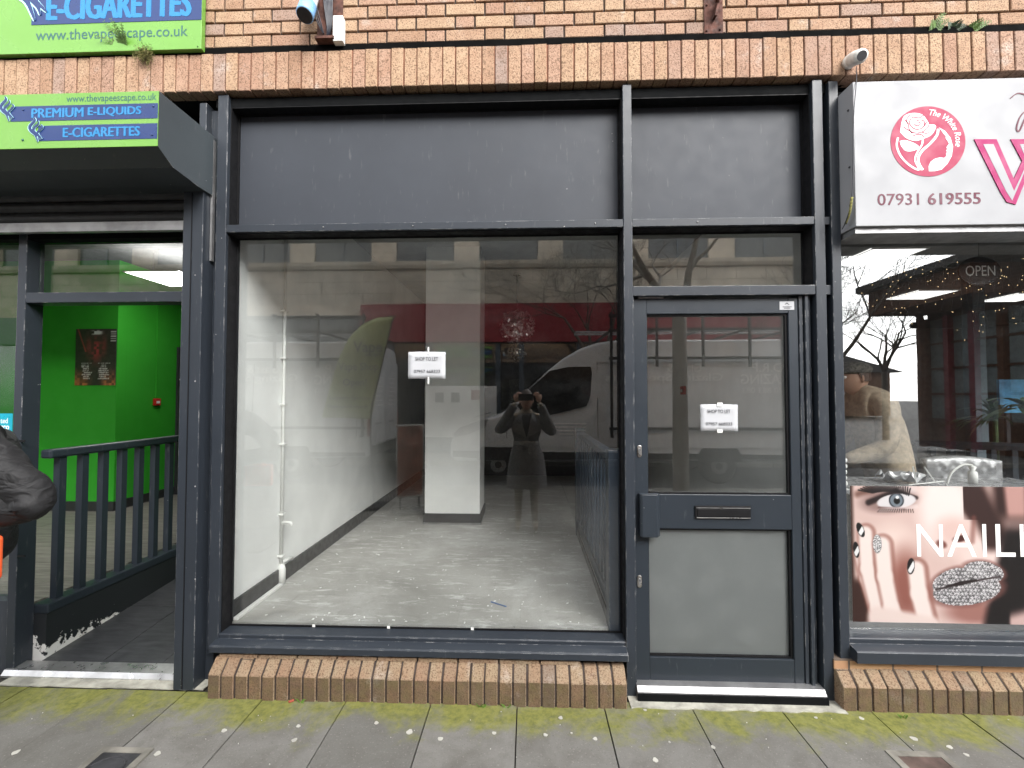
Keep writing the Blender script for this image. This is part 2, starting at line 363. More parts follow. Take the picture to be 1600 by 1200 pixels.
# chewing gum spots, flattened on the flags
M['gum'] = simple('old_gum', (.42, .41, .37), .8, var=.15)
gum = MB()
def ground_hit(px, py, z=0.):
    d = ray(px, py); t = (z - H) / d.z; return Vector((d.x * t, d.y * t, z))
spots = [(350, 1142, 5), (466, 1135, 4), (460, 1157, 5), (588, 1130, 4), (640, 1144, 6), (688, 1155, 5), (772, 1146, 4), (852, 1149, 4), (876, 1122, 4), (930, 1155, 4),
         (25, 1176, 6), (246, 1178, 6), (1024, 1188, 5), (1114, 1168, 4), (1346, 1123, 4), (1428, 1155, 6), (1484, 1168, 5), (1510, 1180, 4), (1275, 1122, 3), (893, 1146, 2), (1008, 1110, 3), (1046, 1160, 2)]
for _ in range(34): spots.append((R.uniform(0, 1600), R.uniform(1112, 1198), R.uniform(.5, 1.1)))
for px, py, r in spots:
    c = ground_hit(px, py); rr = r / FPX * c.y * .8; n = 10
    ph = R.uniform(0, 6); pts = [(c.x + rr * (1 + .2 * math.sin(3 * a + ph)) * math.cos(a), c.y + rr * .95 * (1 + .2 * math.cos(2 * a + ph)) * math.sin(a)) for a in [2 * math.pi * q / n for q in range(n)]]
    gum.pz(pts, .0, .0032)
tag(gum.build('gum_spots', M['gum'], bed), kind='stuff')

# ================================================================== THE TERRACE BUILDING
bld = thing('brick_building', (0, 3.2, 0), 'buff brick terrace building above the row of three shopfronts', 'building')
zb0, zb1 = PZ(640, 134, YB), PZ(640, 74, YB)       # soldier band
zw = PZ(640, 67, YW)
wall = MB(); wall.box(-9, 9, YW + .012, YW + .32, zw - .02, 7.2); wall = wall.build('upper_wall', M['mortar'], bld)
me_s = mesh_only(MB().box(-.1075, .1075, 0, .06, 0, .065), 'brick', M['brick'])
me_h = mesh_only(MB().box(-.051, .051, 0, .06, 0, .065), 'brick', M['brick'])
for me in (me_s, me_h):
    bm = bmesh.new(); bm.from_mesh(me); bmesh.ops.bevel(bm, geom=[e for e in bm.edges if all(v.co.y < .001 for v in e.verts)], offset=.003, segments=1, affect='EDGES'); bm.to_mesh(me); bm.free()
cnt = 0
ph0 = PX(890 / 3.158 + 300, 50, YW)
for c in range(6):
    z = zw + .006 + c * .075; x = -4.3 + (.16875 if c % 2 else 0) + (ph0 % .3375)
    while x < 4.2 and cnt < 296:
        for me, w in ((me_s, .215), (me_h, .1025)):
            place(me, 'brick', (x + w / 2, YW + R.uniform(-.002, .0015), z + R.uniform(-.001, .001)), wall, (R.uniform(-.008, .008), 0, R.uniform(-.006, .006))); cnt += 1
            x += w + .010
def mat_brickfar():
    k = NT('brickwork_high'); v = k.world(); b = k.n('ShaderNodeTexBrick'); cx = k.n('ShaderNodeCombineXYZ')
    k.set(cx.inputs[0], k.sep(v, 0)); k.set(cx.inputs[1], k.sep(v, 2)); k.set(b.inputs['Vector'], cx.outputs[0])
    b.inputs['Scale'].default_value = 1; b.inputs['Brick Width'].default_value = .225; b.inputs['Row Height'].default_value = .075; b.inputs['Mortar Size'].default_value = .006
    b.inputs['Color1'].default_value = (.44, .27, .14, 1); b.inputs['Color2'].default_value = (.36, .20, .11, 1); b.inputs['Mortar'].default_value = (.12, .09, .07, 1)
    return k.done(k.bsdf(b.outputs[0], .9, 0, k.bump(k.noise(v, 80, 4), .4, .003)))
M['brick_far'] = mat_brickfar()
hi = MB(); hi.box(-9, 9, YW - .001, YW + .02, zw + 6 * .075 + .006, 7.2); hi.box(-9, -4.32, YW - .001, YW + .02, zw, zw + 6 * .075); hi.box(4.25, 9, YW - .001, YW + .02, zw, zw + 6 * .075)
hi.build('upper_brickwork', M['brick_far'], bld)
MB().box(-9, 9, YB + .008, YW + .1, zb1 + .001, zw - .006).build('damp_course', M['dpc'], bld)
band = MB().box(-9, 9, YB + .010, YW + .16, zb0 + .012, zb1).build('soldier_course', M['mortar_red'], bld)
me_b = mesh_only(MB().box(-.0335, .0335, 0, .1, 0, zb1 - zb0 - .002), 'brick', M['brick_soldier'])
bm = bmesh.new(); bm.from_mesh(me_b); bmesh.ops.bevel(bm, geom=[e for e in bm.edges if all(v.co.y < .001 for v in e.verts)], offset=.003, segments=1, affect='EDGES'); bm.to_mesh(me_b); bm.free()
for i in range(-52, 54):
    place(me_b, 'brick', (i * .0738 + R.uniform(-.001, .001), YB + R.uniform(-.002, .002), zb0 + R.uniform(-.003, .001)), band, (R.uniform(-.006, .006), R.uniform(-.008, .008), R.uniform(-.008, .008)))
# beam behind the frame heads, party walls, the flat slab above the shops
MB().box(-9, 9, YW + .06, YW + .30, PZ(640, 150, 2.5), zb0 + .011).build('header_beam', M['header'], bld)
XL, XR, XW = -1.762, 1.705, 1.705     # shop side walls
MB().box(XL - .075, XL - .002, YG + .03, 9.9, .0, 3.25).build('party_wall', M['white_wall'], bld)
MB().box(XR + .002, XR + .075, YG + .03, 9.9, .0, 3.25).build('party_wall', M['white_wall'], bld)
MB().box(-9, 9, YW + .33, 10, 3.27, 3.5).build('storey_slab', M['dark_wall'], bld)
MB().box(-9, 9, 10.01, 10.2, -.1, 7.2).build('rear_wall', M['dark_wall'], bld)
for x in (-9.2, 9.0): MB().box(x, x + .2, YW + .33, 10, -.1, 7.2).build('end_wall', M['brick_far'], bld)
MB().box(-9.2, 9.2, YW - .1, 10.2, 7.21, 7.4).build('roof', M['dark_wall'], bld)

# ================================================================== INSIDE THE VACANT SHOP
ZF = .298
XRAIL = .50
fl = tag(MB().box(XL, XRAIL, YG + .02, 10, .02, ZF).build('shop_floor', M['screed']), kind='structure')
wl = tag(MB().box(XL - .0015, XL + .010, YG + .02, 9.98, ZF - .1, 3.2).build('shop_wall_left', M['white_wall']), kind='structure')
MB().box(XL + .010, XL + .026, YG + .02, 9.98, ZF, ZF + .105).build('skirting_board', M['skirt'], wl)
wr = tag(MB().box(XR - .010, XR + .0015, YG + .02, 9.98, .0, 3.2).build('shop_wall_right', M['white_wall']), kind='structure')
tag(MB().box(XL, XR, 7.4, 7.5, 0, 3.2).build('shop_wall_back', M['dark_wall']), kind='structure')  # set nearer and coloured dark to keep the back of the shop dim
ce = tag(MB().box(XL, XR, YG + .08, 9.98, 3.19, 3.22).build('shop_ceiling', M['ceil']), kind='structure')
ramp = tag(MB().px([(YG - .04, .0), (YG - .04, .045), (5.6, ZF), (9.0, ZF), (9.0, 0)], XRAIL + .003, XR - .012).build('entrance_ramp', M['screed']), kind='structure')
pil_y = 4.57; px0, px1 = PX(664, 700, pil_y), PX(750, 700, pil_y)
pil = thing('square_pillar', ((px0 + px1) / 2, pil_y + .23, ZF), 'white square pillar with charcoal skirting inside the empty shop', 'pillar')
MB().box(px0, px1, pil_y, pil_y + .46, ZF, 3.19).build('shaft', M['white_wall'], pil, bevel=.004)
sk = MB(); sk.box(px0 - .012, px1 + .012, pil_y - .012, pil_y + .472, ZF + .018, ZF + .108); sk.build('skirting_board', M['skirt'], pil)
MB().box(px0 - .016, px1 + .016, pil_y - .016, pil_y + .476, ZF, ZF + .015).build('floor_trim', M['alu_dull'], pil)

M['rail_paint'] = painted('railing_paint', srgb(46, 55, 66), .42, .6)
# railing between the shop floor and the entrance ramp
rl = thing('ramp_railing', (XRAIL, 3.4, ZF), 'anthracite boarded railing along the ramp inside the empty shop', 'railing')
ya, yb_ = YG + .05, 4.28; zr = ZF + .98
MB().box(XRAIL - .035, XRAIL + .035, ya, yb_, zr - .045, zr).build('top_rail', M['rail_paint'], rl, bevel=.008)
MB().box(XRAIL - .03, XRAIL + .03, ya + .002, yb_, ZF + .06, ZF + .14).build('bottom_rail', M['rail_paint'], rl, bevel=.004)
MB().box(XRAIL - .04, XRAIL - .03, ya, yb_, ZF + .0005, ZF + .055).build('kick_strip', M['skirt'], rl)
nb = 13
bme = None
for i in range(nb):
    y = ya + .03 + (yb_ - ya - .06) * i / (nb - 1)
    if bme is None:
        bme = MB().box(-.016, .016, -.022, .022, ZF + .135, zr - .044).build('baluster', M['rail_paint'], rl); dm = bme.data; bpy.data.objects.remove(bme); bme = 1
    o = bpy.data.objects.new('baluster', dm); COL.objects.link(o); o.parent = rl; o.location = (XRAIL, y, 0)
for y in (ya, yb_): MB().box(XRAIL - .045, XRAIL + .045, y - .045, y + .045, ZF - .05, zr + .03).build('post', M['rail_paint'], rl, bevel=.006)

# white pipe with clips on the left wall
yp = XL * FPX / (430 - 825); xp = XL + .028
pipe = thing('wall_pipe', (xp, yp, ZF), 'thin white pipe with clips and a stop tap on the white wall', 'pipe')
MB().tube([(xp, yp, ZF + .02), (xp, yp, 3.18)], .0115, 10).build('riser', M['white_plastic'], pipe, True)
for py in (487, 560, 632, 694, 803, 868): 
    z = PZ(430, py, yp); MB().box(XL + .0105, xp + .02, yp - .022, yp + .022, z - .007, z + .007).build('clip', M['white_plastic'], pipe, bevel=.003)
z = PZ(430, 816, yp); MB().tube([(xp, yp, z), (xp + .06, yp + .0, z), (xp + .075, yp, z - .02)], [.011, .011, .013], 8).build('tap', M['white_plastic'], pipe, True)
MB().tube([(xp + .004, yp, ZF + .002), (xp + .004, yp, ZF + .10), (xp + .004, yp, ZF + .14)], [.026, .026, .016], 12).build('sleeve', M['white_plastic'], pipe, True)
MB().tube([(xp, yp, ZF + .15), (xp + .012, yp + .12, ZF + .14)], .012, 8).build('branch', M['white_plastic'], pipe, True)
tr = MB().box(XL + .030, XL + .058, YG + .03, yp - .03, ZF, ZF + .018).build('cable_trunking', M['white_plastic'], None, bevel=.003)
tag(tr, 'white cable trunking on the bare floor running to the wall pipe', 'trunking')

# crumpled chrome pendant
pc = P(808, 512, 5.6)
pen = thing('pendant_lamp', (pc.x, pc.y, 3.19), 'round pendant lamp of curled chrome ribbons hanging in the empty shop', 'pendant lamp')
MB().tube([(pc.x, pc.y, 3.188), (pc.x, pc.y, pc.z)], .004, 6).build('cord', M['black'], pen)
MB().lathe([(.05, 3.16), (.05, 3.189)], (pc.x, pc.y, 0), None, 16).build('ceiling_rose', M['chrome'], pen, False)
rb = MB()
for i in range(420):
    low = i > 330
    c0 = Vector((R.gauss(0, 1), R.gauss(0, 1), R.gauss(0, 1))).normalized()
    rr = R.uniform(.17, .24) if not low else R.uniform(.03, .13)
    ctr = pc + c0 * rr + (Vector((0, 0, -.31)) if low else Vector((0, 0, 0)))
    q = c0.to_track_quat('Z', 'Y').to_matrix() @ Matrix.Rotation(R.uniform(0, 6.28), 3, 'Z')
    w = R.uniform(.009, .016); L_ = R.uniform(.03, .06); n = 5; vs_ = []
    for k_ in range(n):
        t = -1 + 2 * k_ / (n - 1)
        for s_ in (-1, 1): vs_.append(ctr + q @ Vector((t * L_, s_ * w, -.6 * L_ * t * t + .008 * math.sin(3 * t + i))))
    rb.add(vs_, [(2 * k_, 2 * k_ + 1, 2 * k_ + 3, 2 * k_ + 2) for k_ in range(n - 1)])
tag(rb.build('ribbons', M['chrome'], pen, True, fix=False), kind='stuff')

# fire call point, socket, bits on the floor
def call_point(loc, normal_x, label):
    M.setdefault('red', simple('red_plastic', (.42, .012, .012), .4))
    t = thing('fire_call_point', loc, label, 'call point'); x, y, z = loc
    MB().box(x, x + normal_x * .035, y - .045, y + .045, z - .045, z + .045).build('housing', M['red'], t, bevel=.005)
    MB().box(x + normal_x * .0352, x + normal_x * .037, y - .026, y + .026, z - .02, z + .012).build('break_glass', M['white_plastic'], t)
yf = XR * FPX / (1068 - 825); call_point((XR - .011, yf, PZ(1068, 610, yf)), -1, 'small red fire call point on the wall behind the shop door')
deb = MB()
for _ in range(150):
    yy = YG + .05 + R.random() ** 1.8 * 2.6; xx = R.uniform(XL + .1, XRAIL - .1); s_ = R.uniform(.002, .007)
    if px0 - .1 < xx < px1 + .1 and yy > 4.4: continue
    deb.obox((xx, yy, ZF + s_ * .3), (s_ * R.uniform(1, 3.5), s_, s_ * .6), Matrix.Rotation(R.uniform(0, 3.14), 3, 'Z'))
tag(deb.build('floor_crumbs', M['white_paint']), 'white paint flakes and plaster crumbs scattered on the shop floor', 'debris', kind='stuff')
M['blue_plastic'] = simple('blue_plastic', (.08, .14, .30), .4)
fl_ = ground_hit(779, 944, ZF + .004)
tag(MB().tube([fl_ + Vector((-.05, .03, 0)), fl_ + Vector((.05, -.03, 0))], .0045, 8).build('pen', M['blue_plastic']), 'blue pen lying on the bare shop floor', 'pen')

# ================================================================== THE VACANT SHOPFRONT
sf = thing('shopfront', (0, YR, 0), 'anthracite framed shopfront of the empty shop with large window and door', 'shopfront')
zt = PZ(640, 157, YR)                 # underside of head rail
zr0, zr1 = PZ(700, 358, YR), PZ(700, 346, YR)          # rail under the fascia panels
x_l0, x_l1 = PX(337, 350, YR), PX(353, 350, YR)
x_m0, x_m1 = PX(974, 350, YR), PX(988, 350, YR)
x_r0, x_r1 = PX(1273, 350, YR), PX(1289, 350, YR)
x_s0 = PX(1306, 350, YR)
def bar(name, x0, x1, y0, y1, z0, z1, m='paint', bev=.003, parent=sf): return MB().box(x0, x1, y0, y1, z0, z1).build(name, M[m], parent, bevel=bev)
bar('post', x_l0, x_l1, YR, YG + .03, .2, zt + .06)
bar('mullion', x_m0, x_m1, YR - .002, YG + .03, 0.002, zt + .06)
bar('post', x_r0, x_r1, YR - .001, YG + .03, 0.002, zt + .06)
bar('head_rail', x_l0 - .03, x_s0, YR + .025, YG + .028, zt, zt + .055, 'header')  # black colour replaces the shade that the soldier band casts here
bar('rail', x_l1, x_m0, YR + .002, YG + .028, zr0, zr1)
bar('rail', x_m1, x_r0, YR + .002, YG + .028, zr0, zr1)
zd0, zd1 = PZ(1130, 461, YR), PZ(1130, 446, YR)
bar('transom', x_m1, x_r0, YR + .003, YG + .028, zd0, zd1)
# stub rails and the outer dark gap on the salon side
bar('stub_rail', x_r1, x_s0, YR + .01, YG, zr0, zr1); bar('stub_rail', x_r1, x_s0, YR + .01, YG, zd0, zd1)
bar('filler_strip', x_r1, x_s0, YR + .07, YG + .02, .002, zt, 'header', 0)
bar('filler_strip', PX(318, 350, YR), x_l0, YR + .05, YG + .02, .002, zt, 'paint', 0)
bar('post', PX(309, 250, YR), PX(320, 250, YR), YR + .006, YG + .02, .002, zt + .02)
# fascia panels, set back behind the rails
bar('fascia_panel', x_l1, x_m0, YG, YG + .012, zr1, zt, 'paint_panel', 0)
bar('fascia_panel', x_m1, x_r0, YG, YG + .012, zr1, zt, 'paint_panel', 0)
for x0, x1 in ((x_l1, x_m0), (x_m1, x_r0)):
    b = MB(); w = .010; b.box(x0, x0 + .004, YG - .075, YG - .0125, zr1, zt); b.box(x1 - .004, x1, YG - .075, YG - .0125, zr1, zt); b.box(x0 + .004, x1 - .004, YG - .075, YG - .0125, zt - .004, zt)  # black strips lining the sides and top of the panel recess
    b.box(x0, x0 + w, YG - .012, YG - .0005, zr1, zt); b.box(x1 - w, x1, YG - .012, YG - .0005, zr1, zt); b.box(x0 + w, x1 - w, YG - .012, YG - .0005, zr1, zr1 + w); b.box(x0 + w, x1 - w, YG - .012, YG - .0005, zt - w, zt)
    b.build('panel_bead_and_liner', M['black'], sf)
for px in (505, 645, 790, 930, 1090):
    MB().ball((PX(px, 352, YR), YR + .001, (zr0 + zr1) / 2), .0045, 8, 4).build('screw', M['alu_dull'], sf, True)
# the large pane, black reveal strips and its black gasket
zs = .287
def pane_set(x0, x1, z0, z1, gasket_and_liner=.012, y=YG, m='glass', parent=sf, name='window_pane'):
    MB().box(x0 + .002, x1 - .002, y, y + .006, z0 + .002, z1 - .002).build(name, M[m], parent)
    b = MB(); g = gasket_and_liner
    e_ = .004; b.box(x0, x0 + e_, y - .078, y - .0062, z0, z1); b.box(x1 - e_, x1, y - .078, y - .0062, z0, z1); b.box(x0 + e_, x1 - e_, y - .078, y - .0062, z1 - e_, z1)  # black strips lining the sides and head of the reveal
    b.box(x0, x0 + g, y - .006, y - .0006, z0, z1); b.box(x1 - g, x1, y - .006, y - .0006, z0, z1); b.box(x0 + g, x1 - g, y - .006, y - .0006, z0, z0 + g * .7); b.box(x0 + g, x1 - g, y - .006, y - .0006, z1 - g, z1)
    b.build('gasket_and_liner', M['black'], parent)
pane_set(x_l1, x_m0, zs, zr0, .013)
for px in (490, 607, 738):
    a = P(px, 977, YG - .0085); MB().box(a.x - .008, a.x + .008, YG - .0085, YG - .0062, zs + .001, zs + .016).build('glazing_clip', M['white_plastic'], sf)
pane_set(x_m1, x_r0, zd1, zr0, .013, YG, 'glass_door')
# stepped sill
sill = MB(); sx0, sx1 = PX(333, 1000, 2.42), x_m0 - .001
sill.px([(YG + .028, zs - .001), (2.452, zs - .001), (2.447, zs - .006), (2.447, .262), (2.395, .252), (2.388, .246), (2.388, .214), (YG + .028, .214)], sx0, sx1)
sill.build('sill', M['paint'], sf, bevel=.002)
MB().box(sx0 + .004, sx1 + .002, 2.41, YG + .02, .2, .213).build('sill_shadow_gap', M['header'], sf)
# brick plinth with splayed top
plinth = MB(); pxa, pxb = PX(323, 1065, YP), PX(981, 1065, YP)
plinth.px([(YP + .008, -.05), (YP + .008, .118), (2.402, .176), (YG + .05, .176), (YG + .05, -.05)], pxa + .006, pxb - .006)
plinth = plinth.build('plinth', M['mortar'], sf)
def splay(w):
    b = MB(); prof = [(YP, -.02), (YP, .122), (YP + .058, .181), (YP + .1, .181), (YP + .1, -.02)]
    n = len(prof); vs_ = [(x, y - YP, z) for x in (-w / 2, w / 2) for y, z in prof]
    b.add(vs_, [(0, 1, 6, 5)], 1); b.add(vs_, [(1, 2, 7, 6), (2, 3, 8, 7), (3, 4, 9, 8), (4, 0, 5, 9), (0, 4, 3, 2, 1), (5, 6, 7, 8, 9)], 0)
    me = mesh_only(b, 'brick', [M['brick_plinth'], M['brick_plinth_face']])
    bm = bmesh.new(); bm.from_mesh(me); bmesh.ops.remove_doubles(bm, verts=bm.verts, dist=1e-5); bmesh.ops.recalc_face_normals(bm, faces=bm.faces)
    bmesh.ops.bevel(bm, geom=list(bm.edges), offset=.003, segments=1, affect='EDGES'); bm.to_mesh(me); bm.free(); return me
NBK = 30; pit = (pxb - pxa) / NBK; me_p = splay(pit - .0105)
for i in range(NBK):
    place(me_p, 'brick', (pxa + (i + .5) * pit + R.uniform(-.001, .001), YP + R.uniform(-.002, .002), R.uniform(-.002, .002)), plinth, (R.uniform(-.006, .006), R.uniform(-.006, .006), R.uniform(-.006, .006)))
me_c = mesh_only(MB().box(-.105, .105, 0, .05, 0, .018), 'brick', M['brick_plinth'])
for i in range(9): place(me_c, 'brick', (pxa + .13 + i * .22, 2.405, .181), plinth)

# ---- the door
YD = 2.475
def dz(py): return PZ(1125, py, YD)
def dx(px): return PX(px, 780, YD)
dX0, dX1, gX0, gX1 = dx(992), dx(1252), dx(1013), dx(1237)
door = MB().box(dX0, gX0, YD, YD + .05, dz(1069), dz(466)).build('door', M['paint_door'], sf, bevel=.003)
def dbar(name, x0, x1, y0, y1, z0, z1, m='paint_door', bev=.003): return bar(name, x0, x1, y0, y1, z0, z1, m, bev, door)
dbar('stile', gX1, dX1, YD, YD + .05, dz(1069), dz(466))
dbar('top_rail', gX0, gX1, YD + .001, YD + .05, dz(490), dz(466))
dbar('mid_rail', gX0, gX1, YD + .001, YD + .05, dz(827), dz(773))
dbar('bottom_rail', gX0, gX1, YD + .001, YD + .05, dz(1069), dz(1029))
for za, zb_ in ((773, 490), (1029, 827)):      # glazing beads
    b = MB(); z0, z1 = dz(za), dz(zb_); g = .012
    b.box(gX0, gX0 + g * .4, YD + .012, YD + .03, z0, z1); b.box(gX1 - g, gX1, YD + .012, YD + .03, z0, z1); b.box(gX0, gX1, YD + .013, YD + .03, z0, z0 + .008); b.box(gX0, gX1, YD + .013, YD + .03, z1 - .01, z1)
    b.build('glazing_bead', M['black'], door)
MB().box(gX0 + .001, gX1 - .001, YD + .031, YD + .037, dz(773) + .001, dz(490) - .001).build('upper_pane', M['glass_door'], door)
def mat_frost():
    k = NT('frosted_film_glass'); v = k.world()
    tl = k.n('ShaderNodeBsdfTranslucent'); tl.inputs[0].default_value = (.76, .80, .79, 1)
    df = k.n('ShaderNodeBsdfDiffuse'); k.set(df.inputs[0], k.mix(k.step(k.noise(v, 9, 5), .4, .8), (.20, .215, .216), (.25, .265, .265)))
    gl = k.n('ShaderNodeBsdfGlossy'); gl.inputs['Roughness'].default_value = .22
    m1 = k.n('ShaderNodeMixShader'); m1.inputs[0].default_value = .45; k.t.links.new(tl.outputs[0], m1.inputs[1]); k.t.links.new(df.outputs[0], m1.inputs[2])
    m2 = k.n('ShaderNodeMixShader'); m2.inputs[0].default_value = .09; k.t.links.new(m1.outputs[0], m2.inputs[1]); k.t.links.new(gl.outputs[0], m2.inputs[2])
    return k.done(m2.outputs[0])
M['frost'] = mat_frost()
MB().box(gX0 + .001, gX1 - .001, YD + .031, YD + .037, dz(1029) + .001, dz(827) - .001).build('frosted_pane', M['frost'], door)
# letter box
lx0, lx1, lz0, lz1 = dx(1085), dx(1172), dz(810), dz(790)
lb = MB(); lb.box(lx0, lx1, YD - .009, YD - .0002, lz0, lz1); lb = lb.build('letter_box', M['black'], door, bevel=.003)
MB().box(lx0 + .012, lx1 - .006, YD - .0135, YD - .0095, lz0 + .012, lz1 - .018).build('flap', M['black'], lb, bevel=.002)
MB().box(lx0 + .008, lx1 - .004, YD - .0125, YD - .0092, lz0 + .004, lz0 + .0075).build('trim', M['alu'], lb)
MB().box(lx0 + .008, lx1 - .004, YD - .0125, YD - .0092, lz1 - .012, lz1 - .009).build('trim', M['alu'], lb)
M['lock'] = simple('worn_nickel', (.55, .53, .50), .3, 1.)
for py in (705, 908):
    c = P(999, py, YD); b = MB(); n = 14
    rw, rh = .0125, .021
    out = [(c.x + rw * math.cos(a), c.z + (rh if math.sin(a) >= 0 else -rh) + rw * math.sin(a)) for a in [2 * math.pi * (q + .5) / n for q in range(n)]]
    b.py(out, YD - .006, YD + .001); lk = b.build('lock', M['lock'], door, bevel=.002)
    MB().lathe([(.0085, 0), (.0085, .006)], (c.x, YD - .0055, c.z + .008), Matrix.Rotation(rad(90), 3, 'X'), 14).build('cylinder', M['alu_dull'], lk)
    MB().box(c.x - .001, c.x + .001, YD - .0125, YD - .0112, c.z + .003, c.z + .013).build('keyway', M['black'], lk)
    MB().box(c.x - .0035, c.x + .0035, YD - .0105, YD - .0055, c.z - .016, c.z + .001).build('cylinder_body', M['alu_dull'], lk)
hx0, hx1 = dx(997), dx(1029)
MB().pz([(hx0, YD - .001), (hx0, YD - .038), (hx0 + .012, YD - .048), (hx1 - .02, YD - .048), (hx1, YD - .02), (hx1, YD - .001)], dz(837), dz(771)).build('pull_guard', M['paint_door'], door, bevel=.003)
# sticker above the door glass
st = MB(); pbox(st, 1218, 471, 1241, 484, YD - .0012, .001); stk = st.build('sticker', M['paper'], door)
st = MB()
for i, (a, b) in enumerate(((1223, 1237), (1225, 1235))): pbox(st, a, 479 + i * 2, b, 479.9 + i * 2, YD - .002, .0006)
stroke(st, [(PX(1226, 476, YD), PZ(1226, 476, YD)), (PX(1229, 473.5, YD), PZ(1229, 473.5, YD)), (PX(1233, 476.5, YD), PZ(1233, 476.5, YD))], [.002, .006, .002], YD - .002, .0006)
st.build('print', M['ink'], stk)
MB().box(dx(1000), dx(1040), YD - .002, YD + .04, dz(466) + .001, dz(461.5)).build('closer_arm', M['alu_dull'], door)
# jambs, threshold
bar('door_jamb', x_m1, dX0 - .002, YR + .012, YG + .02, .06, zd0)
for i, (a, b, yy) in enumerate(((1253, 1259, YR + .03), (1260.5, 1266, YR + .018), (1267.5, 1272, YR + .034))):
    bar('door_jamb', dx(a), min(dx(b), x_r0 - .0005), yy, YG + .02, .03, zd0 - .0005 * i)
tz0, tz1 = PZ(1130, 1085, YR - .03), PZ(1130, 1072, YR)
MB().px([(YG + .02, .0), (YR - .028, .0), (YR - .028, tz0), (YR - .01, tz1), (YG + .02, tz1 + .004)], x_m1 + .001, x_r0 - .001).build('threshold', M['alu_dull'], sf, bevel=.002)
bar('kick_strip', x_m1 + .001, x_r0 - .001, YR - .042, YR - .029, .001, tz0 - .006, 'header', 0)
M['cement'] = simple('crumbling_cement', (.36, .35, .30), .95, var=.3, bump=.8, bs=40, bd=.01)
cm = MB()
for a, b in ((985, 1320),):
    n = 30; x0, x1 = PX(a, 1100, 2.37), PX(b, 1100, 2.37)
    top = [(x0 + (x1 - x0) * i / n, 2.352 + R.uniform(-.008, .006)) for i in range(n + 1)]
    cm.pz(top + [(x1, 2.45), (x0, 2.45)], .0, .006)
cm.build('cement_fillet', M['cement'], sf)

# ---- notices on the glass (two sheets of paper)
def notice(pxb, Y, label, tape=False):
    a, b = P(pxb[0], pxb[1], Y), P(pxb[2], pxb[3], Y); cx, cz = (a.x + b.x) / 2, (a.z + b.z) / 2
    t = thing('notice', (cx, Y, b.z), label, 'notice')
    nx, nz = 8, 6; vs_ = []
    for j in range(nz + 1):
        for i in range(nx + 1):
            u, w = i / nx, j / nz
            vs_.append((a.x + (b.x - a.x) * u, Y - .0008 - .002 * max(0, math.sin(5 * u + 3 * w)) * (abs(u - .5) * 1.2), b.z + (a.z - b.z) * w + .0015 * math.sin(4 * u)))
    s_ = MB().add(vs_, [(j * (nx + 1) + i, j * (nx + 1) + i + 1, (j + 1) * (nx + 1) + i + 1, (j + 1) * (nx + 1) + i) for j in range(nz) for i in range(nx)])
    so = s_.build('sheet', M['paper'], t, True); so.modifiers.new('solid', 'SOLIDIFY').thickness = .0004
    w = pxb[2] - pxb[0]; h = pxb[3] - pxb[1]
    ptext('SHOP TO LET', (pxb[0] + .19 * w, pxb[1] + .19 * h, pxb[2] - .20 * w, pxb[1] + .32 * h), Y - .0042, M['ink'], t)
    ptext('07957 668333', (pxb[0] + .15 * w, pxb[1] + .66 * h, pxb[2] - .15 * w, pxb[1] + .78 * h), Y - .0042, M['ink'], t)
    tp = MB()
    if tape: pbox(tp, pxb[0] + .52 * w, pxb[1] - 8, pxb[0] + .56 * w, pxb[1] + 3, Y - .0045, .0005); pbox(tp, pxb[0] + .52 * w, pxb[3] - 3, pxb[0] + .56 * w, pxb[3] + 8, Y - .0045, .0005)
    else: pbox(tp, pxb[0] + .45 * w, pxb[1] - 3, pxb[0] + .6 * w, pxb[1] + 3, Y - .0045, .0005); pbox(tp, pxb[0] + .45 * w, pxb[3] - 3, pxb[0] + .6 * w, pxb[3] + 2, Y - .0045, .0005)
    tp.build('tape', M['white_plastic'], t)
notice((638, 550, 696, 592), YG - .001, 'white paper notice reading SHOP TO LET taped on the large window', True)
notice((1094, 632, 1153, 674), YD + .030, 'white paper notice reading SHOP TO LET taped on the door glass')

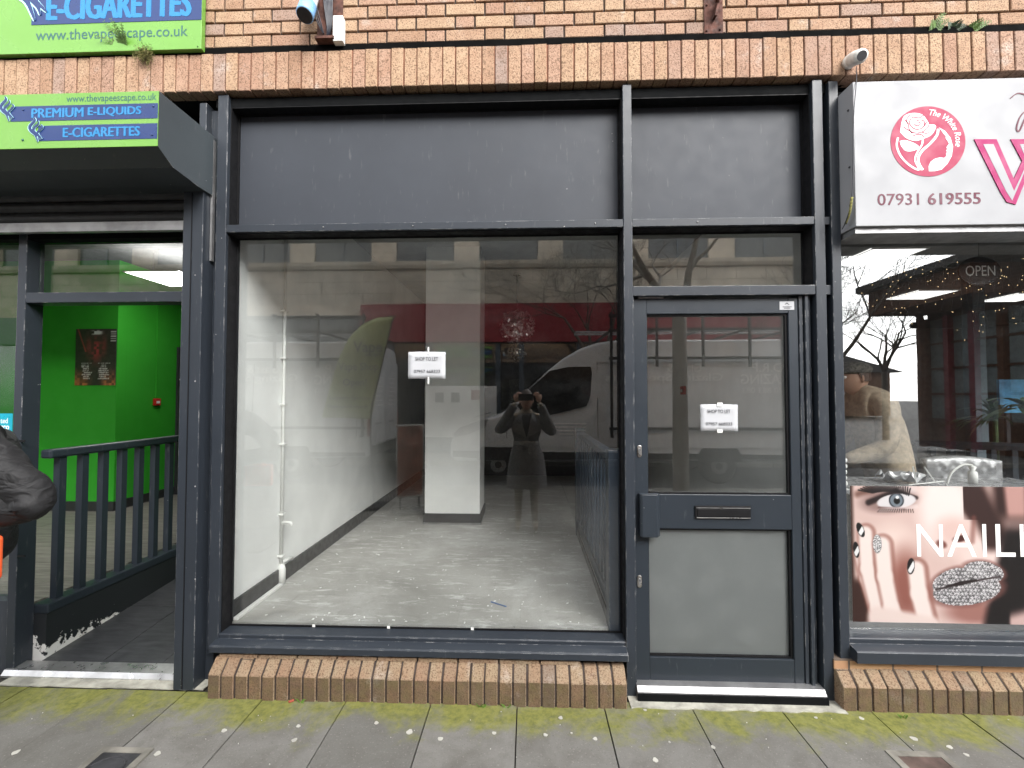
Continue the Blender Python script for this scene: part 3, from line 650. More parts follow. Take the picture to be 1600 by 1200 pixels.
# ================================================================== THE VAPE SHOP (left)
M['sign_green'] = simple('sign_green', srgb(104, 153, 64), .3, var=.03, vs_=2, bump=0)
M['sign_navy'] = simple('sign_navy', srgb(18, 46, 100), .3, var=.04, vs_=2, bump=0)
M['sign_cyan'] = simple('sign_cyan', srgb(22, 118, 172), .3, var=.02, bump=0)
M['sign_teal'] = simple('sign_dark_teal', srgb(38, 88, 86), .35, var=.03, bump=0)
M['sign_pale'] = simple('sign_pale_cyan', srgb(190, 240, 246), .3, var=.02, bump=0)
M['housing'] = painted('shutter_housing_paint', srgb(66, 72, 76), .4, 1.2)
M['shutter'] = simple('shutter_dark', (.020, .021, .023), .5, .2)
def flame(mb_d, mb_l, ox, oz, s, y):
    """the curling smoke mark: navy strands with pale and cyan edges; ox,oz = top left, s = height"""
    f = lambda pts: [(ox + x * s, oz - z * s) for x, z in pts]
    A = [(v.x, v.y) for v in spline([(.22, 0), (.27, .12), (.13, .28), (.06, .42), (.16, .58), (.30, .72), (.42, 1.0)], 5)]
    B = [(v.x, v.y) for v in spline([(.40, .14), (.42, .26), (.28, .40), (.22, .52), (.34, .66), (.46, .80), (.50, .92)], 5)]
    C = [(v.x, v.y) for v in spline([(.52, .30), (.60, .40), (.50, .52), (.40, .62), (.44, .72), (.54, .82), (.60, .88)], 5)]
    for k, (pts, w) in enumerate(((A, .11), (B, .08), (C, .06))):
        n = len(pts); ws = [s * w * math.sin(math.pi * min(.93, .10 + .83 * i / (n - 1))) + .001 for i in range(n)]
        stroke(mb_l, f([(x - .012, z) for x, z in pts]), [q * 1.5 for q in ws], y - .0004 * k, .0006)
        stroke(mb_d, f(pts), ws, y - .0026 - .0004 * k, .0006)
# -- upper sign board
YS = 2.395
us = thing('shop_sign', (-3, YS, PZ(150, 84, YS)), 'large lime green shop sign on the brick wall reading E-CIGARETTES', 'sign')
za0, xa1 = PZ(315, 76, YS), PX(315, 40, YS)
MB().box(-4.7, xa1, YS, YS + .03, za0, za0 + .62).build('board', M['sign_green'], us, bevel=.002)
zn0, zn1 = PZ(250, 33, YS), PZ(250, 33, YS) + .29
MB().box(PX(50, 20, YS), xa1 - .001, YS - .002, YS - .0002, zn0, zn1).build('navy_stripe', M['sign_navy'], us)
ptext('E-CIGARETTES', (75, -9, 297, 24.5), YS - .0022, M['sign_cyan'], us, bold=.0, fat=.055)
ptext('www.thevapeescape.co.uk', (56, 47, 293, 61.5), YS - .0005, M['sign_teal'], us, bold=.004)
d_, l_ = MB(), MB(); o_ = P(16, -70, YS); flame(d_, l_, o_.x, o_.z, .40, YS - .0025); d_.build('smoke_mark', M['sign_navy'], us); l_.build('smoke_glow', M['sign_pale'], us)
MB().ball((xa1 - .02, YS, za0 + .012), .004, 6, 4).build('screw', M['black'], us)

# -- shutter housing with the lower sign
YH = 2.07; xh = PX(247, 180, YH)
zh1, zh0 = PZ(247, 142, YH), PZ(247, 228, YH)
sh = thing('shutter_housing', (-3.4, 2.25, zh0), 'dark grey projecting roller shutter box over the vape shop doorway', 'shutter box')
prof = [(YH + .006, zh1), (2.50, zh1), (2.50, zh0 - .07), (2.34, zh0 - .07), (2.17, zh0 - .055), (YH + .006, zh0)]
MB().px(prof, -5.4, xh - .004).build('box', M['housing'], sh)
e = MB().px([(y + (0.0 if y > 2.3 else -.003), z) for y, z in prof], xh - .0035, xh); e.build('end_plate', M['housing'], sh)
MB().box(xh - .012, xh + .0008, 2.452, 2.472, zh0 - .45, zh1 - .02).build('edge_trim', M['alu_dull'], sh)
ls = thing('shop_sign', (-3.4, YH, zh0), 'lime green fascia sign reading PREMIUM E-LIQUIDS and E-CIGARETTES on the shutter box', 'sign')
MB().box(-5.3, xh, YH, YH + .005, zh0, zh1).build('board', M['sign_green'], ls, bevel=.001)
MB().box(PX(17, 180, YH), xh - .001, YH - .0014, YH - .0002, PZ(135, 187.5, YH), PZ(135, 164, YH)).build('navy_stripe', M['sign_navy'], ls)
MB().box(PX(60, 205, YH), xh - .001, YH - .0014, YH - .0002, PZ(157, 218.5, YH), PZ(157, 194.7, YH)).build('navy_stripe', M['sign_navy'], ls)
ptext('PREMIUM', (50, 170, 130, 182.5), YH - .0016, M['sign_cyan'], ls, bold=.0, fat=.055)
ptext('E-LIQUIDS', (138, 168, 220, 180.5), YH - .0016, M['sign_cyan'], ls, bold=.0, fat=.055)
ptext('E-CIGARETTES', (99, 200, 218, 212), YH - .0016, M['sign_cyan'], ls, bold=.0, fat=.055)
ptext('www.thevapeescape.co.uk', (104, 149, 244, 159.5), YH - .0003, M['sign_teal'], ls, bold=.004)
for (px, py, s_) in ((1, 152, .125), (46, 184, .125)):
    d_, l_ = MB(), MB(); o_ = P(px, py, YH); flame(d_, l_, o_.x, o_.z, s_, YH - .0018); d_.build('smoke_mark', M['sign_navy'], ls); l_.build('smoke_glow', M['sign_pale'], ls)
for px, py in ((37, 172), (240, 166.5), (36, 219), (238, 211)):
    c = P(px, py, YH); MB().ball((c.x, YH - .001, c.z), .0055, 8, 4).build('screw', M['sign_navy'] if px > 100 or py < 200 else M['sign_teal'], ls, True)

# -- frame, shutter, doorway
vf = thing('shopfront', (-2.7, 2.45, 0), 'dark grey frame of the vape shop doorway with rolled-up shutter and ramp', 'shopfront')
YV = 2.50
xg0, xg1 = PX(286, 350, 2.40), PX(317, 350, 2.40)
MB().box(xg0, xg1, 2.40, 2.52, 0.002, zh0 - .069).build('shutter_guide', M['paint'], vf, bevel=.003)
MB().box(xg0 + .05, xg0 + .054, 2.396, 2.399, 0.01, zh0 - .08).build('guide_seam', M['black'], vf)
for py in (430, 596, 760, 905):
    c = P(305, py, 2.40); MB().ball((c.x, 2.40, c.z), .0045, 8, 4).build('screw', M['alu_dull'], vf, True)
z_b1, z_b0 = PZ(140, 347, 2.43), PZ(140, 362, 2.43)
MB().box(-5.2, xg0 - .002, 2.425, 2.455, z_b0, z_b1).build('shutter_bottom_bar', M['alu_dull'], vf, bevel=.003)
for i in range(5):
    z = z_b1 + .002 + i * .062
    MB().px([(2.436, z), (2.425, z + .015), (2.421, z + .03), (2.425, z + .045), (2.436, z + .060), (2.446, z + .060), (2.446, z)], -5.2, xg0 - .002).build('shutter_slat', M['shutter'], vf)
xv0, xv1 = PX(28, 420, YV), PX(41, 420, YV)
MB().box(xv0, xv1, YV, YV + .10, .002, z_b0 + .06).build('door_post', M['paint'], vf, bevel=.003)
zv0, zv1 = PZ(160, 472, YV), PZ(160, 456, YV)
MB().box(xv1, xg0 - .001, YV + .002, YV + .10, zv0, zv1).build('transom', M['paint'], vf, bevel=.003)
zvt = PZ(160, 372, YV)
MB().box(-5.2, xg0 - .001, YV + .003, YV + .10, zvt, z_b1 + .3).build('head', M['header'], vf)
MB().box(xv1 + .002, xg0 - .002, YV + .07, YV + .076, zv1 + .001, zvt - .001).build('fanlight_pane', M['glass'], vf)
MB().box(-5.2, xv0 - .001, YV + .07, YV + .076, .42, zvt - .001).build('window_pane', M['glass'], vf)
MB().box(-5.2, xv0 - .001, YV + .01, YV + .10, .002, .415).build('stall_riser', M['paint_panel'], vf)
for py in (688, 868):
    c = P(37, py, YV); MB().box(c.x - .035, c.x + .012, YV - .003, YV - .0002, c.z - .008, c.z + .002).build('latch_mark', M['black'], vf)
zt0 = PZ(150, 1050, YV)
xt1 = xg0 - .001
MB().px([(YV - .03, .0), (YV - .03, .012), (YV - .012, .035), (YV + .07, .042), (YV + .07, 0)], xv0 + .01, xt1).build('threshold', M['alu'], vf, bevel=.001)
cm = MB(); n = 24; x0 = PX(0, 1075, 2.42)
cm.pz([(x0 + (xg1 + .05 - x0) * i / n, 2.405 + R.uniform(-.004, .005)) for i in range(n + 1)] + [(xg1 + .05, YV), (x0, YV)], .0, .007)
cm.build('cement_fillet', M['cement'], vf)
# sticker on the window
M['sticker'] = simple('sticker_teal', srgb(24, 150, 172), .35, var=.03, bump=0)
stt = MB(); pbox(stt, -40, 646, 19, 675, YV + .0685, .001); stt = stt.build('window_sticker', M['sticker'], vf)
ptext('ted', (1, 653, 12, 661.5), YV + .0683, M['white_paint'], stt, bold=.0); ptext('cco', (1, 665, 14, 671.5), YV + .0683, M['white_paint'], stt, bold=.0, fat=.055)

# -- inside the vape shop
M['green_wall'] = simple('green_emulsion', srgb(42, 152, 30), .75, var=.05, vs_=1.2)
M['deck'] = None
def mat_deck():
    k = NT('grey_wood_floor'); v = k.world()
    a = k.noise(k.scale(v, 3, 40, 1), 1.5, 5, .6); b = k.noise(v, 2, 3)
    return k.done(k.bsdf(k.ramp(a, [(.3, (.085, .078, .07)), (.7, (.20, .185, .165))]), .55, 0, k.bump(a, .3, .002)))
M['deck'] = mat_deck()
def mat_tile():
    k = NT('dark_floor_tile'); v = k.world(); a = k.noise(k.scale(v, 6, 30, 1), 1.2, 6, .7)
    return k.done(k.bsdf(k.ramp(a, [(.3, (.020, .021, .024)), (.7, (.060, .062, .066))]), .4, 0, k.bump(a, .2, .002)))
M['tile'] = mat_tile()
ZV = .27; XK = -2.955
vfl = tag(MB().box(-7.4, XK - .05, 2.62, 9.9, 0, ZV - .012).build('vape_shop_floor', M['joint']), kind='structure')
pl_me = mesh_only(MB().box(-.9, .9, -.058, .058, -.012, 0), 'floor_plank', M['deck'])
for i in range(30):
    for j in range(2): place(pl_me, 'floor_plank', (-3.83 - j * 1.804 - (.3 if i % 2 else 0) + .0, 2.7 + i * .119, ZV + R.uniform(-.0008, .0008)), vfl) if not (j == 0 and i % 2 == 0 and False) else None
MB().box(-7.4, XK - .06, 6.24, 9.9, ZV - .012, ZV - .001).build('floor_boards', M['deck'], vfl)
rmp = tag(MB().px([(YV + .07, 0), (YV + .07, .028), (5.6, ZV - .008), (9.9, ZV - .008), (9.9, 0)], XK + .052, XL - .08).build('vape_shop_ramp', M['joint']), kind='structure')
sl = (ZV - .036) / (5.6 - YV - .07)
for i in range(8):
    for j in range(3):
        ya_, yb2 = YV + .075 + i * .6, YV + .075 + i * .6 + .594; ya_ = min(ya_, 9); xa, xb = XK + .055 + j * .37, XK + .055 + j * .37 + .366
        f = lambda y: .028 + sl * min(max(0, y - YV - .07), 5.6 - YV - .07)
        MB().px([(ya_, f(ya_)), (ya_, f(ya_) + .008), (yb2, f(yb2) + .008), (yb2, f(yb2))], xa, min(xb, XL - .082)).build('floor_tile', M['tile'], rmp)
def mat_flake():
    k = NT('flaking_black_paint'); v = k.world(); z = k.sep(v, 2)
    m = k.math('ADD', k.step(z, .25, .02, 0, 1), k.math('MULTIPLY', k.math('SUBTRACT', k.noise(v, 17, 6, .7), .5), 2.8))
    m = k.math('SUBTRACT', m, k.step(k.sep(v, 1), 2.65, 3.4, 0, .62))
    f = k.step(m, .62, .66); return k.done(k.bsdf(k.mix(f, (.016, .018, .021), (.72, .71, .69)), .5, 0, k.bump(f, .5, .002)))
M['flake'] = mat_flake()
kb = tag(MB().box(XK - .05, XK + .05, YV + .101, 5.6, .0, ZV + .03).build('ramp_kerb_wall', M['flake']), kind='structure')
vr = thing('ramp_railing', (XK, 3.4, ZV + .03), 'dark grey baluster railing beside the vape shop ramp', 'railing')
zb_, zt_ = ZV + .03, 1.285
MB().box(XK - .035, XK + .035, YV + .11, 4.8, zt_ - .055, zt_).build('top_rail', M['paint_door'], vr, bevel=.012)
MB().box(XK - .048, XK + .056, YV + .103, 4.8, zb_, zb_ + .055).build('bottom_rail', M['paint_door'], vr, bevel=.006)
bm_ = mesh_only(MB().box(-.021, .021, -.021, .021, zb_ + .054, zt_ - .054), 'baluster', M['paint_door'])
for i in range(15): o = bpy.data.objects.new('baluster', bm_); COL.objects.link(o); o.parent = vr; o.location = Vector((XK, 2.70 + .142 * i, 0)) - LOC[vr.name]
MB().box(XK - .05, XK + .05, 4.76, 4.86, .0, zt_ + .02).build('post', M['paint_door'], vr, bevel=.004)
YA = 5.05; xA = PX(182, 600, YA)
vw = tag(MB().box(-7.4, xA, YA, YA + .12, ZV, 3.24).build('vape_shop_wall_front', M['green_wall']), kind='structure')
MB().box(-7.4, xA + .012, YA - .014, YA - .001, ZV + .001, ZV + .11).build('skirting_board', M['skirt'], vw)
vw2 = tag(MB().box(xA - .12, xA - .0005, YA + .121, 9.9, ZV, 3.24).build('vape_shop_wall_side', M['green_wall']), kind='structure')
MB().box(xA, xA + .013, YA + .0, 9.9, ZV + .001, ZV + .11).build('skirting_board', M['skirt'], vw2)
tag(MB().box(-7.4, -7.3, 2.62, YA, 0, 3.24).build('vape_shop_wall_left', M['green_wall']), kind='structure')
tag(MB().box(xA, XL - .078, 9.0, 9.1, 0, 3.24).build('vape_shop_wall_back', M['green_wall']), kind='structure')
tag(MB().box(XL - .085, XL - .0755, YV + .12, 9, 0, 3.24).build('vape_shop_wall_right', M['green_wall']), kind='structure')
tag(MB().box(-7.4, XL - .08, YV + .11, 9.9, 3.24, 3.265).build('vape_shop_ceiling', simple('vape_ceiling_grey', (.12, .12, .12), .9)), kind='structure')
M['cable'] = simple('black_cable', (.012, .013, .022), .4)
M['led'] = emit('led_panel', (1, .98, .95), 4.); M['led_dim'] = emit('led_panel_dim', (1, .98, .95), .45)
def led(name, x, y, z, label, group, w=.6, d=.6, m='led'):
    t = thing(name, (x, y, z), label, 'ceiling light', group)
    MB().box(x - w / 2, x + w / 2, y - d / 2, y + d / 2, z - .012, z - .004).build('diffuser', M[m], t)
    b = MB()
    for a in (-1, 1): b.box(x + a * w / 2 - (.012 if a > 0 else 0), x + a * w / 2 + (.012 if a < 0 else 0) , y - d / 2, y + d / 2, z - .0145, z - .0125); 
    b.box(x - w / 2, x + w / 2, y - d / 2 - .012, y - d / 2, z - .0145, z - .003); b.box(x - w / 2, x + w / 2, y + d / 2, y + d / 2 + .012, z - .0145, z - .003)
    b.build('frame', M['white_plastic'], t)
    if z < 2.96 and x < 0:
        for a in (-1, 1): MB().tube([(x + a * w * .4, y, z - .006), (x + a * w * .4, y, 3.239)], .002, 5).build('hanger', M['cable'], t)
for px, py in ((271, 436),):
    d = ray(px, py); t_ = (2.94 - H) / d.z; led('ceiling_light', d.x * t_, d.y * t_, 2.95, 'square LED panel lit in the vape shop ceiling', None)
# poster (flat print painted as colours of a fine grid)
M['print'] = attr_mat('printed_poster', .4)
def sm(a, b, x): t = np.clip((x - a) / (b - a), 0, 1); return t * t * (3 - 2 * t)
def grid_print(name, parent, A, B, Y, img, t=.0):
    """A top-left, B bottom-right world corners in the XZ plane; img rows from top, sRGB 0..255"""
    h, w, _ = img.shape; lin = np.where(img / 255 <= .04045, img / 255 / 12.92, ((img / 255 + .055) / 1.055) ** 2.4)
    xs = np.linspace(A.x, B.x, w); zs_ = np.linspace(A.z, B.z, h); off = LOC.get(parent.name, Vector((0, 0, 0)))
    X, Z = np.meshgrid(xs, zs_); co = np.stack([X - off.x, np.full_like(X, Y - off.y), Z - off.z], -1).reshape(-1, 3)
    idx = np.arange(h * w).reshape(h, w); f = np.stack([idx[1:, :-1], idx[1:, 1:], idx[:-1, 1:], idx[:-1, :-1]], -1).reshape(-1, 4)
    me = bpy.data.meshes.new(name); me.from_pydata(co.tolist(), [], f.tolist()); me.materials.append(M['print'])
    ca = me.color_attributes.new('print', 'FLOAT_COLOR', 'POINT'); ca.data.foreach_set('color', np.concatenate([lin.reshape(-1, 3), np.ones((h * w, 1))], 1).astype(np.float32).ravel())
    o = bpy.data.objects.new(name, me); COL.objects.link(o); o.parent = parent; LOC[o.name] = off.copy(); return o
rng = np.random.default_rng(3)
hh, ww = 88, 62; yy, xx = np.mgrid[0:hh, 0:ww].astype(float); u, w = xx / ww, yy / hh
img = np.zeros((hh, ww, 3)); nz = rng.random((hh // 4 + 2, ww // 4 + 2)).repeat(4, 0).repeat(4, 1)[:hh, :ww]
img[:] = (34, 24, 24); img += nz[..., None] * 14
fire = sm(.62, 1.0, w) * (.35 + .65 * nz); img += fire[..., None] * np.array((120, 66, 26)) * (sm(.02, .3, np.abs(u - .5)))[..., None]
red = np.exp(-((u - .5) / .13) ** 2 - ((w - .36) / .20) ** 2) * (.4 + .6 * (nz > .4)); img += red[..., None] * np.array((120, 14, 30))
wing = np.exp(-((np.abs(u - .5) - .2) / .06) ** 2 - ((w - .3) / .16) ** 2) * .6; img += wing[..., None] * np.array((96, 14, 22))
beam = np.exp(-((u - .05 - .5 * (w)) / .015) ** 2) * (w < .4); img += beam[..., None] * np.array((110, 26, 26))
logo = (np.exp(-((u - .5) / .14) ** 4 - ((w - .065) / .035) ** 4) * (nz > .35)); img = img * (1 - logo[..., None]) + 225 * logo[..., None]
for i in range(9):
    for (a, b) in ((.12, .44), (.54, .86)):
        l0 = a + rng.random() * .1; l1 = b - rng.random() * .12
        m = ((np.abs(w - (.60 + i * .034)) < .009) & (u > l0) & (u < l1)) * (.45 + .55 * (rng.random((hh, ww)) > .35)); img = img * (1 - m[..., None] * .7) + 205 * m[..., None] * .7
for i in range(5):
    m = ((np.abs(w - (.05 + i * .04)) < .008) & (u > .84) & (u < .97)) * 1.; img = img * (1 - m[..., None] * .7) + 215 * m[..., None] * .7
vp = thing('poster', (PX(149, 560, YA), YA, PZ(149, 602, YA)), 'dark event poster with a red figure on the green wall', 'poster')
A, B = P(119, 514, YA - .006), P(180, 602, YA - .006); MB().box(A.x, B.x, YA - .005, YA - .0008, B.z, A.z).build('sheet', M['ink'], vp); grid_print('print', vp, A, B, YA - .0062, np.clip(img * 1.5 - 12, 0, 255))
ys_ = xA * FPX / (226 - 825); call_point((xA, ys_, PZ(226, 628, ys_)), 1, 'red fire call point on the dark green side wall of the vape shop')
cn = MB().box(xA, xA + .012, ys_ - .008, ys_ + .008, PZ(226, 622, ys_), 3.23).build('conduit', M['green_wall']); tag(cn, 'green painted conduit running down to the fire call point', 'conduit')
# display shelving with boxed products
ysh = xA * FPX / (259 - 825)
su = thing('display_shelf', (xA + .2, ysh + .5, ZV), 'black display shelving stacked with small vape boxes', 'shelf')
MB().box(xA + .002, xA + .03, ysh, ysh + 1.2, ZV, 2.3).build('back_board', M['ink'], su)
MB().box(xA + .03, xA + .36, ysh, ysh + .02, ZV, 1.75).build('side_board', M['skirt'], su)
pc_ = [simple('product_%s' % n_, c, .4, bump=0) for n_, c in (('red', (.35, .02, .03)), ('yellow', (.55, .42, .05)), ('blue', (.04, .09, .35)), ('white', (.6, .6, .6)), ('black', (.02, .02, .02)), ('orange', (.5, .16, .03)))]
pm = [mesh_only(MB().box(-.03, .03, -.022, .022, 0, .13), 'product_box', m_) for m_ in pc_]
for i, z in enumerate((.62, 1.0, 1.3, 1.58, 1.86)):
    MB().box(xA + .031, xA + .34, ysh + .021, ysh + 1.19, z - .02, z).build('shelf_board', M['white_plastic'], su)
    for j in range(11):
        for k_ in range(2):
            b = place(pm[(j // 2 + i * 2 + k_) % 6], 'vape_box', (xA + .30 - .1 * k_, ysh + .07 + j * .1, z + .0005), su); b.parent = None; b.location = (xA + .30 - .1 * k_, ysh + .07 + j * .1, z + .0005)
            cn_ = ('red', 'yellow', 'blue', 'white', 'black', 'orange')[(j // 2 + i * 2 + k_) % 6]; sn_ = ('bottom', 'second lowest', 'middle', 'second highest', 'top')[i]
            tag(b, 'small %s vape box in the %s row on the %s display shelf' % (cn_, ('front', 'back')[k_], sn_), 'box', '%s boxes in the %s row of the %s vape shelf' % (cn_, ('front', 'back')[k_], sn_))
# fern and moss growing from the ledge below the upper sign, ferns on the salon side
M['fern'] = simple('fern', (.085, .16, .03), .6, var=.4, vs_=30); M['fern_dark'] = simple('fern_dark', (.025, .05, .018), .6, var=.3, vs_=30)
M['moss'] = simple('moss', (.13, .12, .035), .95, var=.5, vs_=60, bump=.8, bs=200, bd=.004)
def fern(px, py, fronds, label, Y=YB - .01, mat='fern'):
    b = P(px, py, Y); t = thing('fern', b, label, 'fern')
    for (dx_, dz_, out) in fronds:
        f = MB(); n = 9; prev = None
        for i in range(n):
            s_ = i / (n - 1); p = b + Vector((dx_ * s_, -out * s_, dz_ * s_ - .35 * abs(dx_) * s_ * s_)); 
            if prev is not None:
                f.tube([prev, p], .0011, 4)
                d = (p - prev).normalized(); sd = d.cross(Vector((0, 1, 0))).normalized(); L_ = .026 * (1 - .8 * s_) + .004
                for sg in (-1, 1):
                    tip = p + sd * sg * L_ + d * L_ * .5; f.add([p, p + sd * sg * L_ * .5 - d * L_ * .18 + Vector((0, -.002, 0)), tip, p + sd * sg * L_ * .4 + d * L_ * .45], [(0, 1, 2, 3)])
            prev = p
        f.build('frond', M[mat], t, fix=False)
fern(193, 76, [(-.09, .17, .03), (-.07, .20, .015), (-.13, .09, .04), (.03, .12, .05), (.05, .10, .06), (.06, .07, .05), (-.02, .13, .06), (.03, .08, .07), (.01, .1, .07)], 'small fern sprouting from the ledge below the green sign')
ms = thing('moss_clump', P(229, 100, YB), 'clump of brown green moss hanging over the soldier bricks', 'moss')
mb_ = MB(); c0 = P(229, 84, YB - .01)
for _ in range(420):
    p = c0 + Vector((R.gauss(0, .022), R.uniform(-.03, .006), R.gauss(-.012, .026))); q = p + Vector((R.gauss(0, .012), R.gauss(-.006, .008), R.gauss(-.006, .012)))
    mb_.tube([p, q], [.0014, .0004], 3, cap=False)
tag(mb_.build('tuft', M['moss'], ms, fix=False), kind='stuff')
fern(1458, 50, [(.045, .10, .02), (.02, .08, .03), (.055, .06, .03), (-.03, .05, .03)], 'fern growing on the brick wall above the white salon sign', YW - .004)
fern(1515, 48, [(.08, .05, .03), (.06, .03, .03), (.03, .04, .04)], 'low fern beside a taller fern on the bricks over the salon sign', YW - .004)
fern(1488, 46, [(.05, .02, .02), (-.04, .03, .02), (.02, .03, .03)], 'tiny dark fern between two larger ferns on the bricks', YW - .004, 'fern_dark')

# floodlight, cables, junction box on a rusty plate; second bracket; camera
M['rust'] = simple('rusty_steel', (.085, .035, .025), .85, .2, var=.5, vs_=25, bump=.5)
M['blue_wrap'] = simple('blue_film', (.20, .42, .72), .35)
M['cable'] = simple('black_cable', (.012, .013, .022), .4)
br = thing('wall_bracket', P(512, 68, YW), 'rusty steel wall plate with bundled black cables and a white junction box', 'bracket')
A, B = P(497, -60, YW - .01), P(535, 70, YW - .01)
MB().box(A.x, B.x, YW - .010, YW - .0025, B.z, A.z).build('plate', M['rust'], br, bevel=.002)
MB().box(A.x + .01, B.x - .03, YW - .06, YW - .0102, B.z + .002, B.z + .016).build('lug', M['rust'], br)
jb0, jb1 = P(520, 24, YW - .05), P(535, 66, YW - .05)
MB().box(jb0.x, jb1.x, YW - .05, YW - .0103, jb1.z + .01, jb0.z).build('junction_box', M['white_plastic'], br, bevel=.003)
for i in range(7):
    x_t, x_m = 505 + i * 2.2, 510 + i * 1.1
    pts = [P(x_t, -60, YW - .03 - .004 * (i % 3)), P(x_t + 1, 0, YW - .035), P(x_m + 1, 40, YW - .03), P(511 + i * .4, 60, YW - .016)]
    MB().tube(spline(pts, 5), .0042, 6).build('cable', M['cable'], br, True)
for i in range(3):
    pts = [P(488 + 2 * i, -40, YW - .05), P(490 + 2 * i, 5, YW - .055), P(494 + 3 * i, 30, YW - .045), P(506, 54, YW - .02)]
    MB().tube(spline(pts, 5), .0036, 6).build('cable', M['cable'], br, True)
fdl = thing('floodlight', P(478, 10, YW - .06), 'small white spotlight in torn blue film on the brick wall', 'light')
c0, c1 = P(488, -10, YW - .05), P(476, 24, YW - .15)
ax = (c1 - c0).normalized(); rot = ax.to_track_quat('Z', 'Y').to_matrix(); L_ = (c1 - c0).length
MB().lathe([(.02, -.03), (.038, .0), (.042, L_ * .55), (.042, L_ * .6)], c0, rot, 18).build('body', M['white_paint'], fdl, True)
MB().lathe([(.0435, L_ * .55), (.045, L_ * .97), (.041, L_)], c0, rot, 18).build('film', M['blue_wrap'], fdl, True)
MB().lathe([(.0405, L_ * .99), (.039, L_ + .003), (.02, L_ + .004)], c0, rot, 18).build('lens', M['ink'], fdl)
MB().tube([c0 + Vector((0, -.01, .02)), Vector((c0.x + .02, YW - .002, c0.z + .06))], .011, 8).build('arm', M['white_paint'], fdl)
b2 = thing('wall_bracket', P(1113, 56, YW), 'rusty steel hanging sign bracket left on the brick wall', 'bracket')
A, B = P(1099, -60, YW - .008), P(1130, 56, YW - .008)
MB().box(A.x, B.x, YW - .009, YW - .0025, B.z, A.z).build('plate', M['rust'], b2, bevel=.002)
MB().obox((P(1118, 10, YW).x, YW - .03, P(1118, 12, YW).z), (.012, .035, .17), Matrix.Rotation(.22, 3, 'Y')).build('flange', M['rust'], b2)
MB().tube([P(1121, 2, YW - .045), P(1118, -60, YW - .2)], .012, 8).build('arm', M['rust'], b2)
for px, py in ((1104, 48), (1125, 46), (1104, 8)): c = P(px, py, YW - .01); MB().ball((c.x, YW - .010, c.z), .007, 6, 4).build('bolt', M['rust'], b2, True)
M['cam_white'] = simple('camera_shell', (.66, .65, .62), .45, var=.15, vs_=40)
cc = thing('security_camera', P(1330, 100, YB), 'white turret security camera above the salon sign', 'camera')
c0 = P(1331, 93, YB - .03); ax = (P(1360, 82, YB - .17) - c0).normalized(); rot = ax.to_track_quat('Z', 'Y').to_matrix()
MB().lathe([(.034, 0), (.036, .02), (.03, .033)], (c0.x, YB - .001, c0.z), Matrix.Rotation(rad(90), 3, 'X'), 18).build('mount', M['cam_white'], cc, True)
MB().lathe([(.014, -.04), (.031, -.02), (.036, .02), (.035, .075), (.031, .088)], c0, rot, 20).build('body', M['cam_white'], cc, True)
MB().lathe([(.024, .0888), (.021, .087), (.01, .085)], c0, rot, 20).build('lens', M['ink'], cc)
MB().tube(spline([P(1338, 104, YB - .03), P(1338, 130, 2.325), P(1334, 180, 2.322), P(1333, 250, 2.321), P(1331, 310, 2.322), P(1322, 345, 2.35), P(1316, 358, 2.41)], 6), .0022, 6).build('cable', M['cable'], cc, True)
M['moss_cable'] = simple('mossy_sleeve', (.20, .19, .06), .95, var=.5, vs_=120)
MB().tube(spline([P(1331, 308, 2.319), P(1328, 330, 2.33), P(1321, 350, 2.37)], 5), .006, 7).build('mossy_sleeve', M['moss_cable'], cc, True)

# ================================================================== THE NAIL SALON (right)
YN = 2.33
xs0 = PX(1335, 240, YN); zs1, zs0 = PZ(1450, 125, YN), PZ(1450, 352, YN)
M['sign_white'] = simple('sign_white', (.30, .305, .32), .6, var=.04, vs_=3, bump=.04)
M['sign_pink'] = simple('sign_pink', srgb(152, 52, 80), .7, var=.02, bump=0)
M['sign_magenta'] = simple('sign_magenta', srgb(148, 6, 86), .65, var=.02, bump=0)
M['sign_plum'] = simple('sign_plum', srgb(88, 26, 48), .6, var=.03, bump=0)
ns = thing('shop_sign', (3.4, YN, zs0), 'white projecting fascia sign with pink rose emblem and phone number', 'sign')
MB().box(xs0, 5.4, YN, YB + .12, zs0, zs1).build('box', M['sign_white'], ns, bevel=.003)
MB().box(xs0 + .01, 5.4, YN + .02, YB + .1, zs0 - .03, zs0 - .001).build('bottom_tray', M['alu_dull'], ns)
xe = xs0 - .0015
for pz in (160, 250, 310):
    z = PZ(1335, pz, YN); MB().ball((xs0 - .001, YN + .035, z - .02), .006, 8, 4).build('bolt', M['ink'], ns, True)
cE = P(1449.5, 221, YN); rE = (PX(1508, 221, YN) - PX(1391, 221, YN)) / 2
def E(u, v): return (cE.x + u * rE, cE.z + v * rE)          # emblem units
n = 56; MB().py([E(math.cos(2 * math.pi * q / n), math.sin(2 * math.pi * q / n) * .985) for q in range(n)], YN - .0014, YN - .0003).build('emblem_disc', M['sign_pink'], ns)
ew = MB(); yE = YN - .0017
def blob(pts, y=yE, m=ew): m.py([E(*p) for p in pts], y - .0006, y)
def cv(pts, n=5): return [(v.x, v.y) for v in spline(pts, n)]
